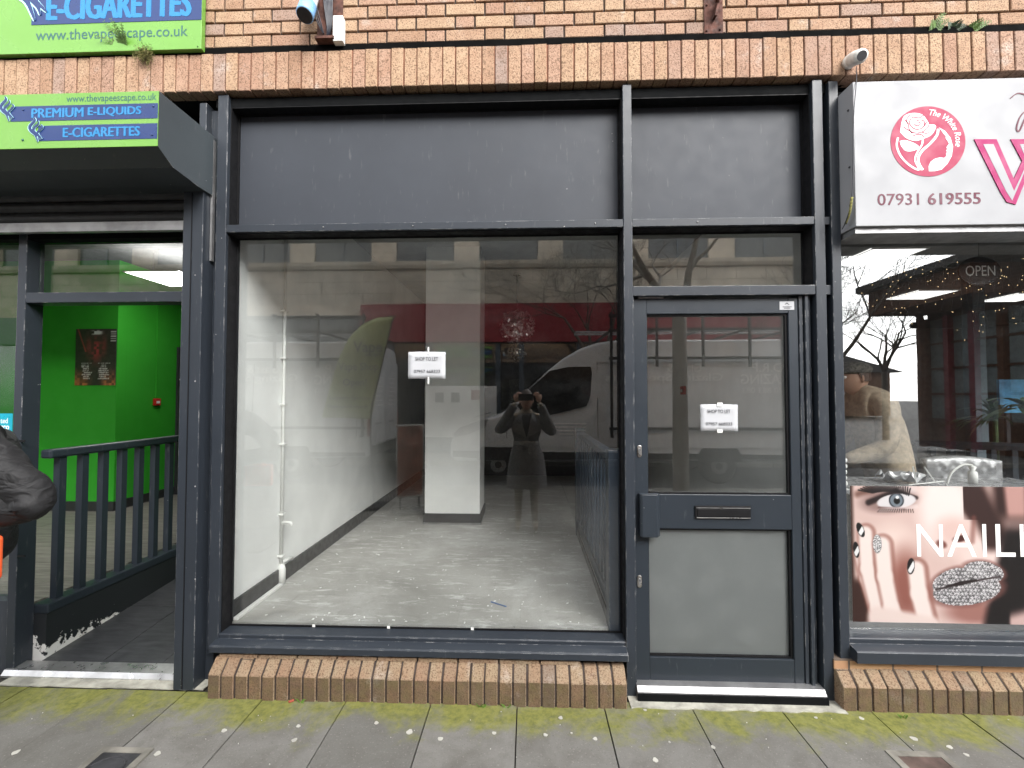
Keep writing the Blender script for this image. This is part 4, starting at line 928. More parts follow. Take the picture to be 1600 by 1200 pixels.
# rose head: petals as rings of leaf shapes
blob(cv([(-.70, .52), (-.62, .72), (-.40, .80), (-.15, .76), (-.02, .60), (.05, .48), (.18, .46), (.22, .38), (.10, .18), (-.10, .08), (-.34, .02), (-.58, .10), (-.74, .28), (-.70, .52)][:-1]))
er = MB()
def line(pts, w, m, y): stroke(m, [E(*p) for p in cv(pts)], [w * rE] * len(cv(pts)), y, .0005)
yP_ = yE - .0008
for pts in ([(-.66, .42), (-.52, .32), (-.36, .24), (-.16, .26), (.0, .38), (.04, .50)], [(-.62, .62), (-.52, .50), (-.50, .36), (-.42, .22)], [(-.46, .76), (-.56, .62), (-.54, .50)], [(-.10, .74), (-.22, .66), (-.40, .68), (-.48, .56), (-.44, .42), (-.30, .34), (-.14, .38), (-.08, .52), (-.16, .60), (-.30, .58)],
            [(-.02, .56), (-.08, .44), (-.16, .36)], [(-.36, .50), (-.30, .44), (-.22, .46), (-.20, .52), (-.27, .55)], [(-.10, .12), (-.22, .20), (-.40, .16)], [(.04, .24), (-.06, .22), (-.16, .26)]):
    line(pts, .028, er, yP_)
# stem, leaf, hair strand, arcs, face
line([(-.14, .10), (-.16, -.08), (-.28, -.28), (-.36, -.50), (-.28, -.72), (-.22, -.80)], .045, ew, yE)
line([(.28, .34), (.24, .16), (.06, -.06), (-.16, -.26), (-.27, -.46), (-.25, -.64), (-.16, -.80)], .065, ew, yE)
blob(cv([(-.76, .02), (-.62, .04), (-.42, -.02), (-.24, -.16), (-.40, -.26), (-.60, -.26), (-.72, -.12), (-.76, .02)][:-1]))
line([(-.80, .12), (-.84, -.10), (-.76, -.36), (-.60, -.58), (-.40, -.74), (-.26, -.80)], .05, ew, yE)
blob([(.30, .38), (.46, .28), (.60, .08), (.66, -.16), (.62, -.42), (.50, -.64), (.34, -.80), (.16, -.84), (.0, -.84), (.0, -.70), (.05, -.58), (.16, -.50), (.30, -.46), (.42, -.48), (.48, -.42), (.47, -.36), (.50, -.31), (.475, -.27), (.51, -.23), (.485, -.18), (.56, -.08), (.52, .0), (.47, .08), (.48, .13), (.42, .2), (.36, .3)])
ew.build('emblem_white', M['white_paint'], ns); er.build('emblem_lines', M['sign_pink'], ns)
def arc_fn(r0, r1, a0, a1, y): return lambda u, w, d: ((lambda a, r: (cE.x + rE * r * math.cos(a), y - .0008 * d, cE.z + rE * r * math.sin(a)))(rad(a0 + (a1 - a0) * u), r0 + (r1 - r0) * w))
text('The White Rose', 0, 0, 0, 0, 0, M['white_paint'], ns, 'emblem_lettering', font_shear=.25, fn=arc_fn(.73, .90, 86, -12, yE))
ptext('07931', (1371, 303, 1436, 320), YN - .0004, M['sign_plum'], ns, fat=.015); ptext('619555', (1450, 302, 1532, 318.5), YN - .0004, M['sign_plum'], ns, fat=.04)
# big outlined W and the tail of a script letter above it
wo = [(1521, 218), (1556, 218), (1582, 275), (1592, 252), (1577, 218), (1626, 218), (1650, 275), (1676, 218), (1700, 218), (1652, 322), (1636, 322), (1606, 262), (1592, 322), (1572, 318), (1560, 298)]
wi = [(1534, 224), (1551, 224), (1582, 296), (1600, 256), (1586, 224), (1618, 224), (1650, 298), (1682, 224), (1690, 224), (1648, 314), (1640, 314), (1606, 250), (1584, 312), (1575, 308)]
MB().py([(P(a, b, YN).x, P(a, b, YN).z) for a, b in [(1521, 218), (1556, 218), (1583, 280), (1596, 252), (1578, 218), (1622, 218), (1650, 280), (1678, 218), (1712, 218), (1660, 318), (1640, 322), (1626, 300), (1608, 266), (1594, 300), (1586, 320), (1572, 316), (1562, 300)]], YN - .004, YN - .0003).build('letter_w', M['sign_magenta'], ns)
MB().py([(P(a, b, YN).x, P(a, b, YN).z) for a, b in [(1535, 226), (1551, 226), (1583, 299), (1604, 254), (1592, 226), (1616, 226), (1650, 299), (1684, 226), (1698, 226), (1653, 311), (1645, 313), (1633, 296), (1608, 248), (1588, 296), (1580, 314), (1571, 300)]], YN - .0048, YN - .0041).build('letter_w_inlay', M['sign_white'], ns)
lp = MB(); pts = [(v.x, v.y) for v in spline([(1578, 154), (1590, 146), (1604, 150), (1612, 160), (1600, 188), (1592, 205), (1588, 200), (1594, 182), (1608, 168)], 6)]
stroke(lp, [(P(a, b, YN).x, P(a, b, YN).z) for a, b in pts], [.004 + .004 * math.sin(3.1 * i / len(pts)) for i in range(len(pts))], YN - .0003, .002); lp.build('script_letter', M['sign_plum'], ns)

# -- shopfront
nf = thing('shopfront', (3.2, YR, 0), 'anthracite framed window front of the nail salon on a brick plinth', 'shopfront')
xn0, xn1 = PX(1306, 700, YR), PX(1321, 700, YR)
MB().box(xn0 + .0005, xn1, YR - .002, YG + .03, .002, zt + .05).build('post', M['paint'], nf, bevel=.003)
ztn = PZ(1460, 362, YG)
MB().box(xn1, 5.4, YR + .02, YG + .03, ztn - .0, zt).build('head', M['header'], nf)
zsn = PZ(1470, 985, YG)
MB().box(xn1, 5.4, YG, YG + .006, zsn, ztn - .001).build('window_pane', M['glass2'], nf)
MB().px([(YG + .028, zsn - .001), (2.452, zsn - .001), (2.447, zsn - .006), (2.447, zsn - .03), (2.395, zsn - .04), (2.388, zsn - .046), (2.388, zsn - .102), (YG + .028, zsn - .102)], xn1 + .001, 5.4).build('sill', M['paint'], nf, bevel=.002)
p2a = PX(1322, 1070, YP)
YQ = YP + .022
pl2 = MB().px([(YQ + .008, -.05), (YQ + .008, .118), (2.424, .176), (YG + .05, .176), (YG + .05, -.05)], p2a + .006, 5.4).build('plinth', M['mortar'], nf)
MB().box(p2a, 5.4, 2.43, YG + .02, .176, zsn - .104).build('brick_seat', M['brick_far'], pl2)
for i in range(40):
    place(me_p, 'brick', (p2a + (i + .5) * pit + R.uniform(-.001, .001), YQ + R.uniform(-.002, .002), R.uniform(-.002, .002)), pl2, (R.uniform(-.006, .006), R.uniform(-.006, .006), R.uniform(-.006, .006)))

# -- window graphic: flat print
PX0, PX1, PY0, PY1 = 1328, 1760, 759, 979
sx = 1.0; W2 = int((PX1 - PX0) * sx); H2 = int((PY1 - PY0) * sx)
yy, xx = np.mgrid[0:H2, 0:W2].astype(float); X = (PX0 + xx / sx - 1300) / .383; Y = (PY0 + yy / sx - 740) / .383     # units of the close view
img = np.zeros((H2, W2, 3)); img[:] = (226, 190, 180)
def lay(mask, col, a=1.):
    global img
    m = (np.clip(mask, 0, 1) * a)[..., None]; img = img * (1 - m) + np.array(col, float) * m
def G(cx, cy, rx, ry, rot=0.):
    c, s = math.cos(rot), math.sin(rot); dx_, dy_ = X - cx, Y - cy; return np.sqrt(((dx_ * c + dy_ * s) / rx) ** 2 + ((-dx_ * s + dy_ * c) / ry) ** 2)
def seg(ax, ay, bx, by):
    px_, py_ = X - ax, Y - ay; vx, vy = bx - ax, by - ay; t = np.clip((px_ * vx + py_ * vy) / (vx * vx + vy * vy), 0, 1); return np.hypot(px_ - t * vx, py_ - t * vy), t
lay(1 - sm(.5, 1.3, G(470, 140, 120, 190)), (246, 226, 220)); lay(1 - sm(.4, 1.2, G(250, 330, 120, 140)), (244, 214, 203))
lay(1 - sm(.3, 1.25, G(300, 470, 90, 190)), (160, 84, 70), .9); lay(1 - sm(.4, 1.2, G(620, 330, 120, 90)), (244, 214, 206))
lay(sm(.5, 1., 1 - G(160, 70, 120, 60)), (190, 140, 128), .7)
lay(1 - sm(.6, 1.2, G(620, 520, 160, 150)), (232, 190, 180)); lay(1 - sm(.4, 1.2, G(580, 575, 140, 55)), (170, 104, 92), .85)
lay(sm(95, 70, X) , (60, 34, 28)); lay((1 - sm(.7, 1.15, G(95, 545, 70, 110))), (74, 42, 34))
lay(1 - sm(0, 26, seg(105, 85, 205, 50)[0]), (120, 74, 60), .8)                       # brow
d, t = seg(560, 40, 660, 250); lay((1 - sm(40, 92, d + 30 * (Y > 190) * (X < 620))) * (X > 548), (70, 40, 36)); lay(sm(690, 740, X + .25 * Y - 60) * sm(180, 260, Y), (26, 15, 16))
lay(sm(640, 700, X) * sm(250, 140, Y), (66, 38, 34)); lay(sm(700, 730, X - .08 * Y) * sm(205, 150, Y), (206, 150, 140)); lay(sm(715, 735, X) * sm(560, 620, Y + .3 * (X - 700)), (216, 176, 168))
lay(sm(790, 830, X), (30, 18, 18)); lay(1 - sm(.6, 1.1, G(960, 330, 110, 260)), (222, 180, 168)); lay(sm(1060, 1100, X), (36, 22, 22))
# nose
lay(1 - sm(.3, 1.3, G(500, 235, 90, 70)), (236, 196, 186)); lay(1 - sm(.5, 1.2, G(530, 268, 34, 16, -.2)), (96, 44, 38)); lay(1 - sm(.5, 1.2, G(452, 292, 26, 18, .4)), (140, 70, 60)); lay(1 - sm(0, 20, seg(590, 180, 580, 280)[0]), (150, 86, 74), .6)
# eye
lay(1 - sm(0, 34, seg(190, 60, 335, 66)[0]), (236, 222, 220), .7); lay(1 - sm(.55, 1.15, G(235, 112, 135, 58, -.1)), (112, 78, 74), .55)
d, t = seg(150, 120, 268, 72); lay(1 - sm(4, 20, d), (52, 34, 34)); d, t = seg(268, 72, 352, 98); lay(1 - sm(3, 13, d), (62, 40, 40))
lay(1 - sm(.9, 1.06, G(268, 114, 84, 32, -.12)), (224, 220, 222)); lay((1 - sm(.92, 1.04, G(268, 110, 29, 29))) * (1 - sm(.95, 1.1, G(268, 114, 84, 32, -.12))), (120, 134, 146)); lay(1 - sm(.85, 1.1, G(270, 112, 14, 14)), (12, 12, 16)); lay(1 - sm(.7, 1.1, G(272, 97, 8, 7)), (250, 250, 252))
ring = np.abs(G(268, 110, 29, 29) - 1); lay((1 - sm(.05, .16, ring)) * (1 - sm(.9, 1.05, G(268, 114, 84, 32, -.12))), (50, 60, 72))
for i in range(22):
    a = i / 21; bx, by = 170 + 150 * a, 112 - 40 * math.sin(math.pi * (.3 + .5 * a)); ex, ey = bx - 62 + 70 * a, by - 22 - 34 * math.sin(2.4 * a + .5) + 26 * (1 - a)
    d, t = seg(bx, by, ex, ey); lay(1 - sm(1.5, 4.5, d), (26, 18, 20), .9)
d, t = seg(195, 142, 300, 146); lay(1 - sm(2, 9, d), (110, 70, 66), .8); d, t = seg(200, 152, 350, 135); lay(1 - sm(3, 14, d), (236, 216, 212), .6)
for i in range(16): d, t = seg(200 + 9 * i, 147, 188 + 10 * i, 160); lay(1 - sm(1, 3.5, d), (60, 40, 38), .7)
# lips set with stones
lipd = np.minimum(np.minimum(G(498, 446, 92, 50, -.35), G(622, 408, 84, 46, .12)), np.minimum(G(552, 484, 142, 60, -.14), G(560, 440, 120, 50, -.2))); lay(1 - sm(1.0, 1.35, lipd), (150, 92, 84), .75)
lip = lipd < 1
cell = 17.; stones = rng.random((60, 60)); st_img = np.full((H2, W2), 70.)
for j in range(14):
    for i in range(22):
        cx_, cy_ = 400 + (i + (.5 if j % 2 else 0)) * cell * .92 + stones[j, i] * 5, 368 + j * cell * .84 + stones[i, j] * 5
        dd = np.hypot(X - cx_, Y - cy_) / (8.8 + 2 * stones[j + 20, i]); b_ = 120 + 150 * stones[i + 10, j]
        mm = 1 - sm(.8, 1.05, dd); fac = .62 + .38 * np.cos(5 * np.arctan2(Y - cy_, X - cx_) + 6 * stones[j, i]); st_img = st_img * (1 - mm) + (b_ * fac * (1.05 - .35 * dd) + 46) * mm
        hl = 1 - sm(.25, .5, np.hypot(X - cx_ + 2, Y - cy_ + 2) / 9); st_img = st_img * (1 - hl * .8) + 250 * hl * .8
for c_, k_ in enumerate((1., .985, 1.0)): img[..., c_] = np.where(lip, np.clip(st_img * k_, 0, 255), img[..., c_])
d, t = seg(470, 468, 592, 440); lay(1 - sm(5, 12, d + 9 * np.abs(t - .5)), (26, 14, 16)); d, t = seg(425, 482, 540, 452); lay(1 - sm(2, 6, d), (60, 44, 46), .8); d, t = seg(540, 452, 690, 424); lay(1 - sm(2, 6, d), (60, 44, 46), .8)
# fingers
def finger(pts, w, sh=(170, 104, 90)):
    for (a, b) in zip(pts, pts[1:]):
        d, t = seg(a[0], a[1], b[0], b[1]); lay(1 - sm(w - 4, w + 12, d), sh, .7)
    for (a, b) in zip(pts, pts[1:]):
        d, t = seg(a[0] - 4, a[1], b[0] - 4, b[1]); lay(1 - sm(w * .5, w * 1.0, d), (247, 226, 218))
finger([(112, 330), (134, 440), (170, 570)], 30); finger([(138, 248), (142, 400), (180, 560), (230, 640)], 37); finger([(207, 296), (216, 430), (240, 560), (280, 660)], 42); finger([(347, 398), (356, 500), (392, 650)], 45)
d, t = seg(180, 600, 400, 640); lay(1 - sm(28, 60, d), (240, 214, 205))
for (cx_, cy_, rx_, ry_, ro) in ((114, 236, 15, 32, -.35), (94, 320, 13, 34, -.1), (322, 386, 16, 34, .1)):
    g_ = G(cx_, cy_, rx_, ry_, ro); lay(1 - sm(.92, 1.08, g_), (22, 20, 24)); c, s = math.cos(ro), math.sin(ro); q = np.sin(((X - cx_) * .55 + (Y - cy_) * .32) / 4.2 + .7); lay((1 - sm(.75, .95, g_)) * sm(.1, .5, q), (246, 246, 246))
g_ = G(183, 294, 19, 40, 0); spk = rng.random((H2, W2)); lay(1 - sm(.9, 1.08, g_), (150, 150, 152)); lay((1 - sm(.85, 1., g_)) * (spk > .6), (246, 246, 248)); lay((1 - sm(.85, 1., g_)) * (spk < .22), (64, 62, 66))
lum = img.mean(-1, keepdims=True); img = lum + (img - lum) * .72; img = np.clip(132 + (img - 132) * 1.14, 0, 255)
yg_ = YG - .0022
A, B = P(PX0, PY0, yg_), P(PX1, PY1, yg_)
gp = thing('window_graphic', ((A.x + B.x) / 2, yg_, B.z), 'large window vinyl showing a made-up face, painted nails and jewelled lips', 'window graphic')
MB().box(A.x, B.x, yg_ + .0006, YG - .0005, B.z, A.z).build('vinyl_sheet', M['white_plastic'], gp); grid_print('print', gp, A, B, yg_, img)
M['letter_white'] = simple('lettering_white', (.86, .84, .83), .4, bump=0)
for ch, a, b in (('N', 1432, 1474), ('A', 1479, 1526), ('I', 1534.5, 1542), ('L', 1555, 1587), ('I', 1593, 1600.5)): ptext(ch, (a, 819, b, 870), yg_ - .0006, M['letter_white'], gp)

# -- inside the salon
ZN = .22; XS = XR + .078
tag(MB().box(XS, 8.9, YG + .06, 9.9, .0, ZN).build('salon_floor', simple('salon_floor_grey', (.10, .10, .105), .4)), kind='structure')
M['salon_wall'] = simple('salon_wall_grey', (.16, .15, .145), .8)
M['salon_ceil'] = simple('salon_ceiling_grey', (.20, .20, .20), .9)
tag(MB().box(XS - .002, XS + .01, YG + .06, 9.9, ZN, 2.95).build('salon_wall_left', M['salon_wall']), kind='structure')
tag(MB().box(8.8, 8.9, YG + .06, 9.9, ZN, 2.95).build('salon_wall_right', M['salon_wall']), kind='structure')
tag(MB().box(XS, 8.9, 8.9, 9.0, ZN, 2.95).build('salon_wall_back', M['salon_wall']), kind='structure')
tag(MB().box(XS, 8.9, YG + .06, 9.9, 2.95, 2.98).build('salon_ceiling', M['salon_ceil']), kind='structure')
for px, py in ((1372, 402), (1440, 461), (1590, 465)):
    d = ray(px, py); t_ = (2.94 - H) / d.z; led('ceiling_light', d.x * t_, d.y * t_, 2.95, 'square LED panel lit in the dark salon ceiling', 'salon ceiling panels', .5, .5, 'led_dim')
# oval OPEN sign hanging in the window
yo = YG + .09; co = P(1531, 423, yo); ro, rh = .118, .083
op = thing('open_sign', (co.x, yo, co.z - rh), 'black oval sign reading OPEN hung in the salon window', 'sign')
n = 40; MB().py([(co.x + ro * math.cos(2 * math.pi * q / n), co.z + rh * math.sin(2 * math.pi * q / n)) for q in range(n)], yo, yo + .008).build('plate', M['ink'], op)
text('OPEN', co.x - .080, co.x + .085, co.z - .030, co.z + .030, yo - .0005, M['white_paint'], op, bold=.0)
MB().tube([(co.x, yo + .004, co.z + rh - .005), (co.x, yo + .004, 2.95)], .0012, 5).build('cord', M['cable'], op)
# steel column, railing, chairs, table, plants, picture
colp = P(1532, 560, 4.6)
sc_ = thing('steel_column', (colp.x, 4.6, ZN), 'slate blue steel column inside the salon', 'column')
M['slate'] = simple('slate_blue', (.10, .135, .16), .5)
MB().box(colp.x - .06, colp.x + .06, 4.6, 4.72, ZN, 2.949).build('shaft', M['slate'], sc_, bevel=.004); MB().box(colp.x - .1, colp.x + .1, 4.56, 4.76, ZN, ZN + .02).build('base_plate', M['slate'], sc_)
srl = thing('salon_railing', (4, 4.1, ZN), 'dark grey baluster railing inside the salon', 'railing')
ra, rb_ = P(1425, 690, 4.0), P(1640, 712, 3.6)
def rp(t, z): return Vector((ra.x + (rb_.x + .8 - ra.x) * t, ra.y + (rb_.y - .1 - ra.y) * t, z))
MB().tube([rp(0, ra.z - .02), rp(1, ra.z - .02)], .035, 6).build('top_rail', M['paint_door'], srl)
MB().tube([rp(0, ZN + .12), rp(1, ZN + .12)], .03, 6).build('bottom_rail', M['paint_door'], srl)
for i in range(13):
    p = rp(i / 12, 0); MB().box(p.x - .022, p.x + .022, p.y - .02, p.y + .02, ZN + (.1 if i not in (0, 12) else 0), ra.z - .03).build('baluster', M['paint_door'], srl)
def quilted(px, py, Y, w, h, rz, label, grp=None):
    c = P(px, py, Y); t = thing('salon_chair', (c.x, Y, ZN), label, 'chair', grp); rot = Matrix.Rotation(rz, 3, 'Z'); M.setdefault('silver_pu', simple('silver_leatherette', (.30, .30, .31), .35, .3))
    b = MB(); nx, nz = 40, 16; vs_ = []
    for s_ in (0, 1):
        for j in range(nz + 1):
            for i in range(nx + 1):
                u, v = i / nx, j / nz; q = abs(math.sin(math.pi * (v * 5 + .35 * math.sin(2 * math.pi * u * 5)))); e_ = min(1, 8 * min(u, 1 - u)) * min(1, 8 * min(v, 1 - v))
                vs_.append(c + rot @ Vector(((u - .5) * w, (-.03 - .022 * q * e_) if s_ == 0 else .03, (v - 1) * h + .025 * (1 - (2 * u - 1) ** 2))))
    m_ = (nx + 1) * (nz + 1); fs = [(j * (nx + 1) + i, j * (nx + 1) + i + 1, (j + 1) * (nx + 1) + i + 1, (j + 1) * (nx + 1) + i) for j in range(nz) for i in range(nx)]
    fs += [tuple(m_ + k_ for k_ in f[::-1]) for f in fs]
    edge = [i for i in range(nx + 1)] + [j * (nx + 1) + nx for j in range(1, nz + 1)] + [nz * (nx + 1) + i for i in range(nx - 1, -1, -1)] + [j * (nx + 1) for j in range(nz - 1, 0, -1)]
    fs += [(edge[i], m_ + edge[i], m_ + edge[(i + 1) % len(edge)], edge[(i + 1) % len(edge)]) for i in range(len(edge))]
    b.add(vs_, fs).build('backrest', M['silver_pu'], t, True)
    MB().obox(c + rot @ Vector((0, .25, -h - .02)), (w, .5, .09), rot).build('seat', M['silver_pu'], t, bevel=.02)
    MB().tube([c + rot @ Vector((0, .25, -h - .06)), Vector((*(c + rot @ Vector((0, .25, 0))).xy, ZN + .05))], .03, 10).build('stem', M['chrome'], t, True)
    MB().lathe([(.26, ZN), (.25, ZN + .02), (.05, ZN + .05)], (*(c + rot @ Vector((0, .25, 0))).xy, 0), None, 24).build('base', M['chrome'], t, True)
quilted(1500, 718, 3.25, .46, .42, -.14, 'silver quilted salon chair behind the window')
tz = PZ(1400, 752, 3.05)
tb = thing('nail_table', (2.55, 3.1, ZN), 'grey nail table just inside the salon window', 'table')
M['grey_top'] = simple('grey_laminate', (.22, .22, .225), .3)
MB().box(XS + .03, 3.35, 2.78, 3.22, tz - .03, tz).build('table_top', M['grey_top'], tb, bevel=.006)
for x in (XS + .06, 3.28): MB().box(x, x + .04, 2.82, 3.18, ZN, tz - .031).build('leg', M['grey_top'], tb)
tow = thing('towel_stack', (XS + .15, 2.95, tz), 'stack of folded white towels on the end of the nail table', 'towels')
for i in range(5): MB().box(XS + .06, XS + .062 + .155 + R.uniform(0, .012), 2.86, 3.04, tz + .001 + i * .036, tz + .034 + i * .036).build('folded_towel', M['white_paint'], tow, bevel=.014, seg=3)
fo = MB(); c0 = Vector((P(1408, 745, 3.0).x, 3.0, tz + .03))
vs_, fs = [], []; n = 9
for j in range(n):
    for i in range(n): vs_.append(c0 + Vector(((i / (n - 1) - .5) * .22 + R.gauss(0, .008), (j / (n - 1) - .5) * .16, R.uniform(-.02, .05))))
fo.add(vs_, [(j * n + i, j * n + i + 1, (j + 1) * n + i + 1, (j + 1) * n + i) for j in range(n - 1) for i in range(n - 1)])
o = fo.build('foil_sheet', M['alu_dull'], None, False, fix=False); tag(o, 'crumpled silver foil lying on the nail table', 'foil')
dl = thing('desk_lamp', (P(1520, 750, 2.98).x, 2.98, tz), 'white arched desk lamp on the nail table', 'lamp')
cl_ = P(1520, 752, 2.98); cl_.z = tz
MB().tube(spline([cl_ + Vector((-.16, 0, .0)), cl_ + Vector((-.13, 0, .07)), cl_ + Vector((-.06, 0, .12)), cl_ + Vector((.0, 0, .12))], 6), .006, 8).build('arm', M['white_plastic'], dl, True)
MB().lathe([(.024, .0), (.024, .075), (.012, .085), (.02, .11), (.0, .12)], cl_, None, 14).build('bottle_base', M['white_plastic'], dl, True)
stn = thing('nail_stand', (P(1460, 750, 2.9).x, 2.9, tz), 'white wire stand on the nail table', 'stand'); q0 = P(1460, 752, 2.9); q0.z = tz
MB().tube([q0 + Vector((-.16, 0, .005)), q0 + Vector((.06, 0, .03)), q0 + Vector((.08, 0, .004))], .004, 6).build('base_wire', M['white_plastic'], stn)
MB().tube([q0 + Vector((-.06, 0, .12)), q0 + Vector((.0, 0, .03))], .004, 6).build('rod', M['white_plastic'], stn); MB().tube([q0 + Vector((-.13, 0, .12)), q0 + Vector((-.11, 0, .01))], .004, 6).build('rod', M['white_plastic'], stn)
M['palm'] = simple('palm_leaf', (.07, .12, .045), .45, var=.4, vs_=20); M['pot'] = simple('plant_pot', (.25, .25, .25), .6)
def palm(px, py, Y, nlf, L_, label, broad=False):
    b = P(px, py, Y); t = thing('potted_plant', (b.x, Y, ZN), label, 'plant')
    MB().lathe([(.11, ZN), (.15, ZN + .3), (.135, ZN + .3), (.13, ZN + .26)], (b.x, Y, 0), None, 18).build('pot', M['pot'], t, True)
    MB().tube([(b.x, Y, ZN + .25), (b.x, Y, b.z)], [.025, .015], 8).build('stem', M['palm'], t)
    for i in range(nlf):
        a = R.uniform(0, 6.28); el = R.uniform(.2, 1.3); d = Vector((math.cos(a) * math.cos(el), math.sin(a) * math.cos(el) * .7, math.sin(el))); f = MB(); prev = None; wd = (.05 if broad else .012)
        l_ = L_ * R.uniform(.6, 1.1); vs_ = []; n = 6; sd = d.cross(Vector((0, 0, 1))).normalized()
        for k_ in range(n):
            s_ = k_ / (n - 1); p = Vector((b.x, Y, b.z)) + d * l_ * s_ + Vector((0, 0, -.55 * l_ * s_ * s_)); w_ = wd * math.sin(math.pi * min(.97, .12 + .85 * s_)); vs_ += [p - sd * w_, p + sd * w_]
        f.add(vs_, [(2 * k_, 2 * k_ + 1, 2 * k_ + 3, 2 * k_ + 2) for k_ in range(n - 1)]).build('leaf', M['palm'], t, fix=False)
palm(1555, 655, 3.9, 46, .42, 'spiky palm plant in a pot beside the salon railing'); palm(1612, 640, 3.5, 26, .36, 'broad leaved plant in a pot beside the spiky palm', True)
yq = 5.2; A, B = P(1561, 593, yq), P(1625, 645, yq)
pcx = thing('wall_picture', ((A.x + B.x) / 2, yq, B.z), 'sky blue picture panel at the back of the salon', 'picture')
MB().box(A.x, B.x, yq, yq + .03, B.z, A.z).build('panel', simple('sky_blue_print', (.12, .42, .72), .4, var=.35, vs_=5, bump=0), pcx); MB().box(A.x + .1, A.x + .14, yq + .031, yq + .06, ZN, A.z).build('stand', M['ink'], pcx)
# icicle lights strung across the salon
M['bulb'] = emit('warm_bulb', (1., .72, .38), .8)
fa = thing('string_lights', (3.9, 4.3, 2.9), 'warm icicle string lights hanging from the salon ceiling', 'string lights')
wr_, bl_ = MB(), MB(); Yl = 4.3
for px in [1352 + 13.5 * i for i in range(24)]:
    x = PX(px, 470, Yl); zl = R.uniform(.30, .75); top = Vector((x, Yl, 2.945)); pts = [top + Vector((R.gauss(0, .008), R.gauss(0, .008), -zl * q / 5)) for q in range(6)]
    wr_.tube(pts, .0007, 3, cap=False)
    for p in pts[1:]:
        for _ in range(2):
            if R.random() < .55: q = p + Vector((R.gauss(0, .02), R.gauss(0, .02), R.gauss(0, .05))); bl_.ball(q, .0028, 5, 4); wr_.tube([p, q], .0006, 3, cap=False)
wr_.build('wire', M['alu_dull'], fa); tag(bl_.build('bulbs', M['bulb'], fa), kind='stuff')

# -- small things on the pavement
def cover(px, py, w, d, rz, label, cat, frame, inner):
    c = ground_hit(px, py); t = thing('access_cover', c, label, cat); rot = Matrix.Rotation(rz, 3, 'Z')
    fr = MB(); 
    for sx_, sy_, a, b in ((0, 1, w, .03), (0, -1, w, .03), (1, 0, .03, d - .06), (-1, 0, .03, d - .06)):
        fr.obox(c + rot @ Vector((sx_ * (w / 2 - .015), sy_ * (d / 2 - .015), .001)), (a, b, .012), rot)
    fr.build('frame', frame, t); MB().obox(c + rot @ Vector((0, 0, .0)), (w - .06, d - .06, .009), rot).build('lid', inner, t); return t, c
M['cover_frame'] = simple('cover_concrete_frame', (.19, .18, .155), .95, var=.35, bump=.6, bs=60); M['iron'] = simple('cast_iron', (.055, .055, .06), .5, .5, var=.35, bump=.5)
t, c = cover(160, 1206, .24, .25, 0, 'small cast iron water cover with a round lid set in the paving', 'cover', M['cover_frame'], M['iron'])
MB().tube([c + Vector((.075 * math.cos(a), .075 * math.sin(a), .0055)) for a in [2 * math.pi * q / 24 for q in range(25)]], .004, 5).build('ring', M['iron'], t)
cover(1462, 1208, .25, .22, 0, 'square access cover with brown inlay set in the paving', 'cover', M['cover_frame'], simple('brown_inlay', (.09, .06, .05), .8, var=.4, bump=.6))
for (px, py, s_) in ((462, 1088, .012), (458, 1090, .008)):
    c = ground_hit(px, py); c.y = min(c.y, 2.335)
    tag(MB().obox(c + Vector((0, 0, s_ * .4)), (s_ * 2, s_, s_ * .8), Matrix.Rotation(.6, 3, 'Z')).build('brick_chip', simple('red_chip%d' % px, (.30, .07, .04), .9), None, bevel=.002), '%s red brick chip on the paving below the plinth' % ('larger' if s_ > .01 else 'smaller'), 'brick chip', 'brick chips')
M['weed'] = simple('weed_leaf', (.10, .19, .03), .6, var=.4, vs_=30)
for (px, py, n, lab) in ((755, 1092, 9, 'grassy weed at the foot of the brick plinth'), (478, 1088, 7, 'small leafy weed beside the brick chips'), (792, 1098, 4, 'tiny weed near the grassy weed by the plinth'), (1400, 1112, 7, 'weed at the foot of the salon plinth')):
    c = ground_hit(px, py); c.y = min(c.y, 2.335); wd = MB()
    for i in range(n):
        a = R.uniform(0, 6.28); l_ = R.uniform(.012, .038); d = Vector((math.cos(a) * .7, -abs(math.sin(a)) * .4, 1)).normalized(); sd = d.cross(Vector((0, 1, 0))).normalized() * R.uniform(.002, .005); p = c + Vector((R.uniform(-.018, .018), -R.uniform(0, .01), 0))
        wd.add([p - sd * .4, p + sd * .4, p + d * l_ * .6 + sd, p + d * l_ + Vector((.006 * math.cos(a), 0, -.004)), p + d * l_ * .6 - sd], [(0, 1, 2, 3, 4)])
    tag(wd.build('weed', M['weed'], None, fix=False), lab, 'weed')

# ================================================================== ACROSS THE STREET (stands behind the camera, seen mirrored in the glass)
YO = -7.5
ob = thing('stone_building', (0, YO - 3, 0), 'pale stone building across the street with red shop fascia, mirrored in the window', 'building')
M['stone'] = simple('limestone', (.50, .44, .36), .85, var=.22, vs_=2.2, bump=.3, bs=30, bd=.004)
M['stone2'] = simple('limestone_pilaster', (.58, .50, .40), .85, var=.2, vs_=3)
M['grey_panel'] = simple('window_grey', (.075, .08, .085), .25)
M['fascia_red'] = simple('red_fascia', (.24, .010, .022), .45, var=.08)
M['shop_dark'] = simple('dark_shop_interior', (.018, .019, .022), .35)
M['blue_grey'] = simple('blue_grey_paint', (.055, .075, .10), .4)
bx0, bx1 = -22.0, 8.3
zf1, zf0 = RF(700, 476, YO).z, RF(700, 535, YO).z
zc0, zc1 = RF(700, 421, YO).z, RF(700, 410, YO).z
ztop = 7.7
MB().box(bx0, bx1, YO - 8, YO - .12, 0, ztop).build('core', M['shop_dark'], ob)
MB().box(bx0, bx1, YO - .118, YO - .02, zf1 + .001, zc0).build('frieze_bed', M['joint'], ob)
rowh = (zc0 - zf1) / 3
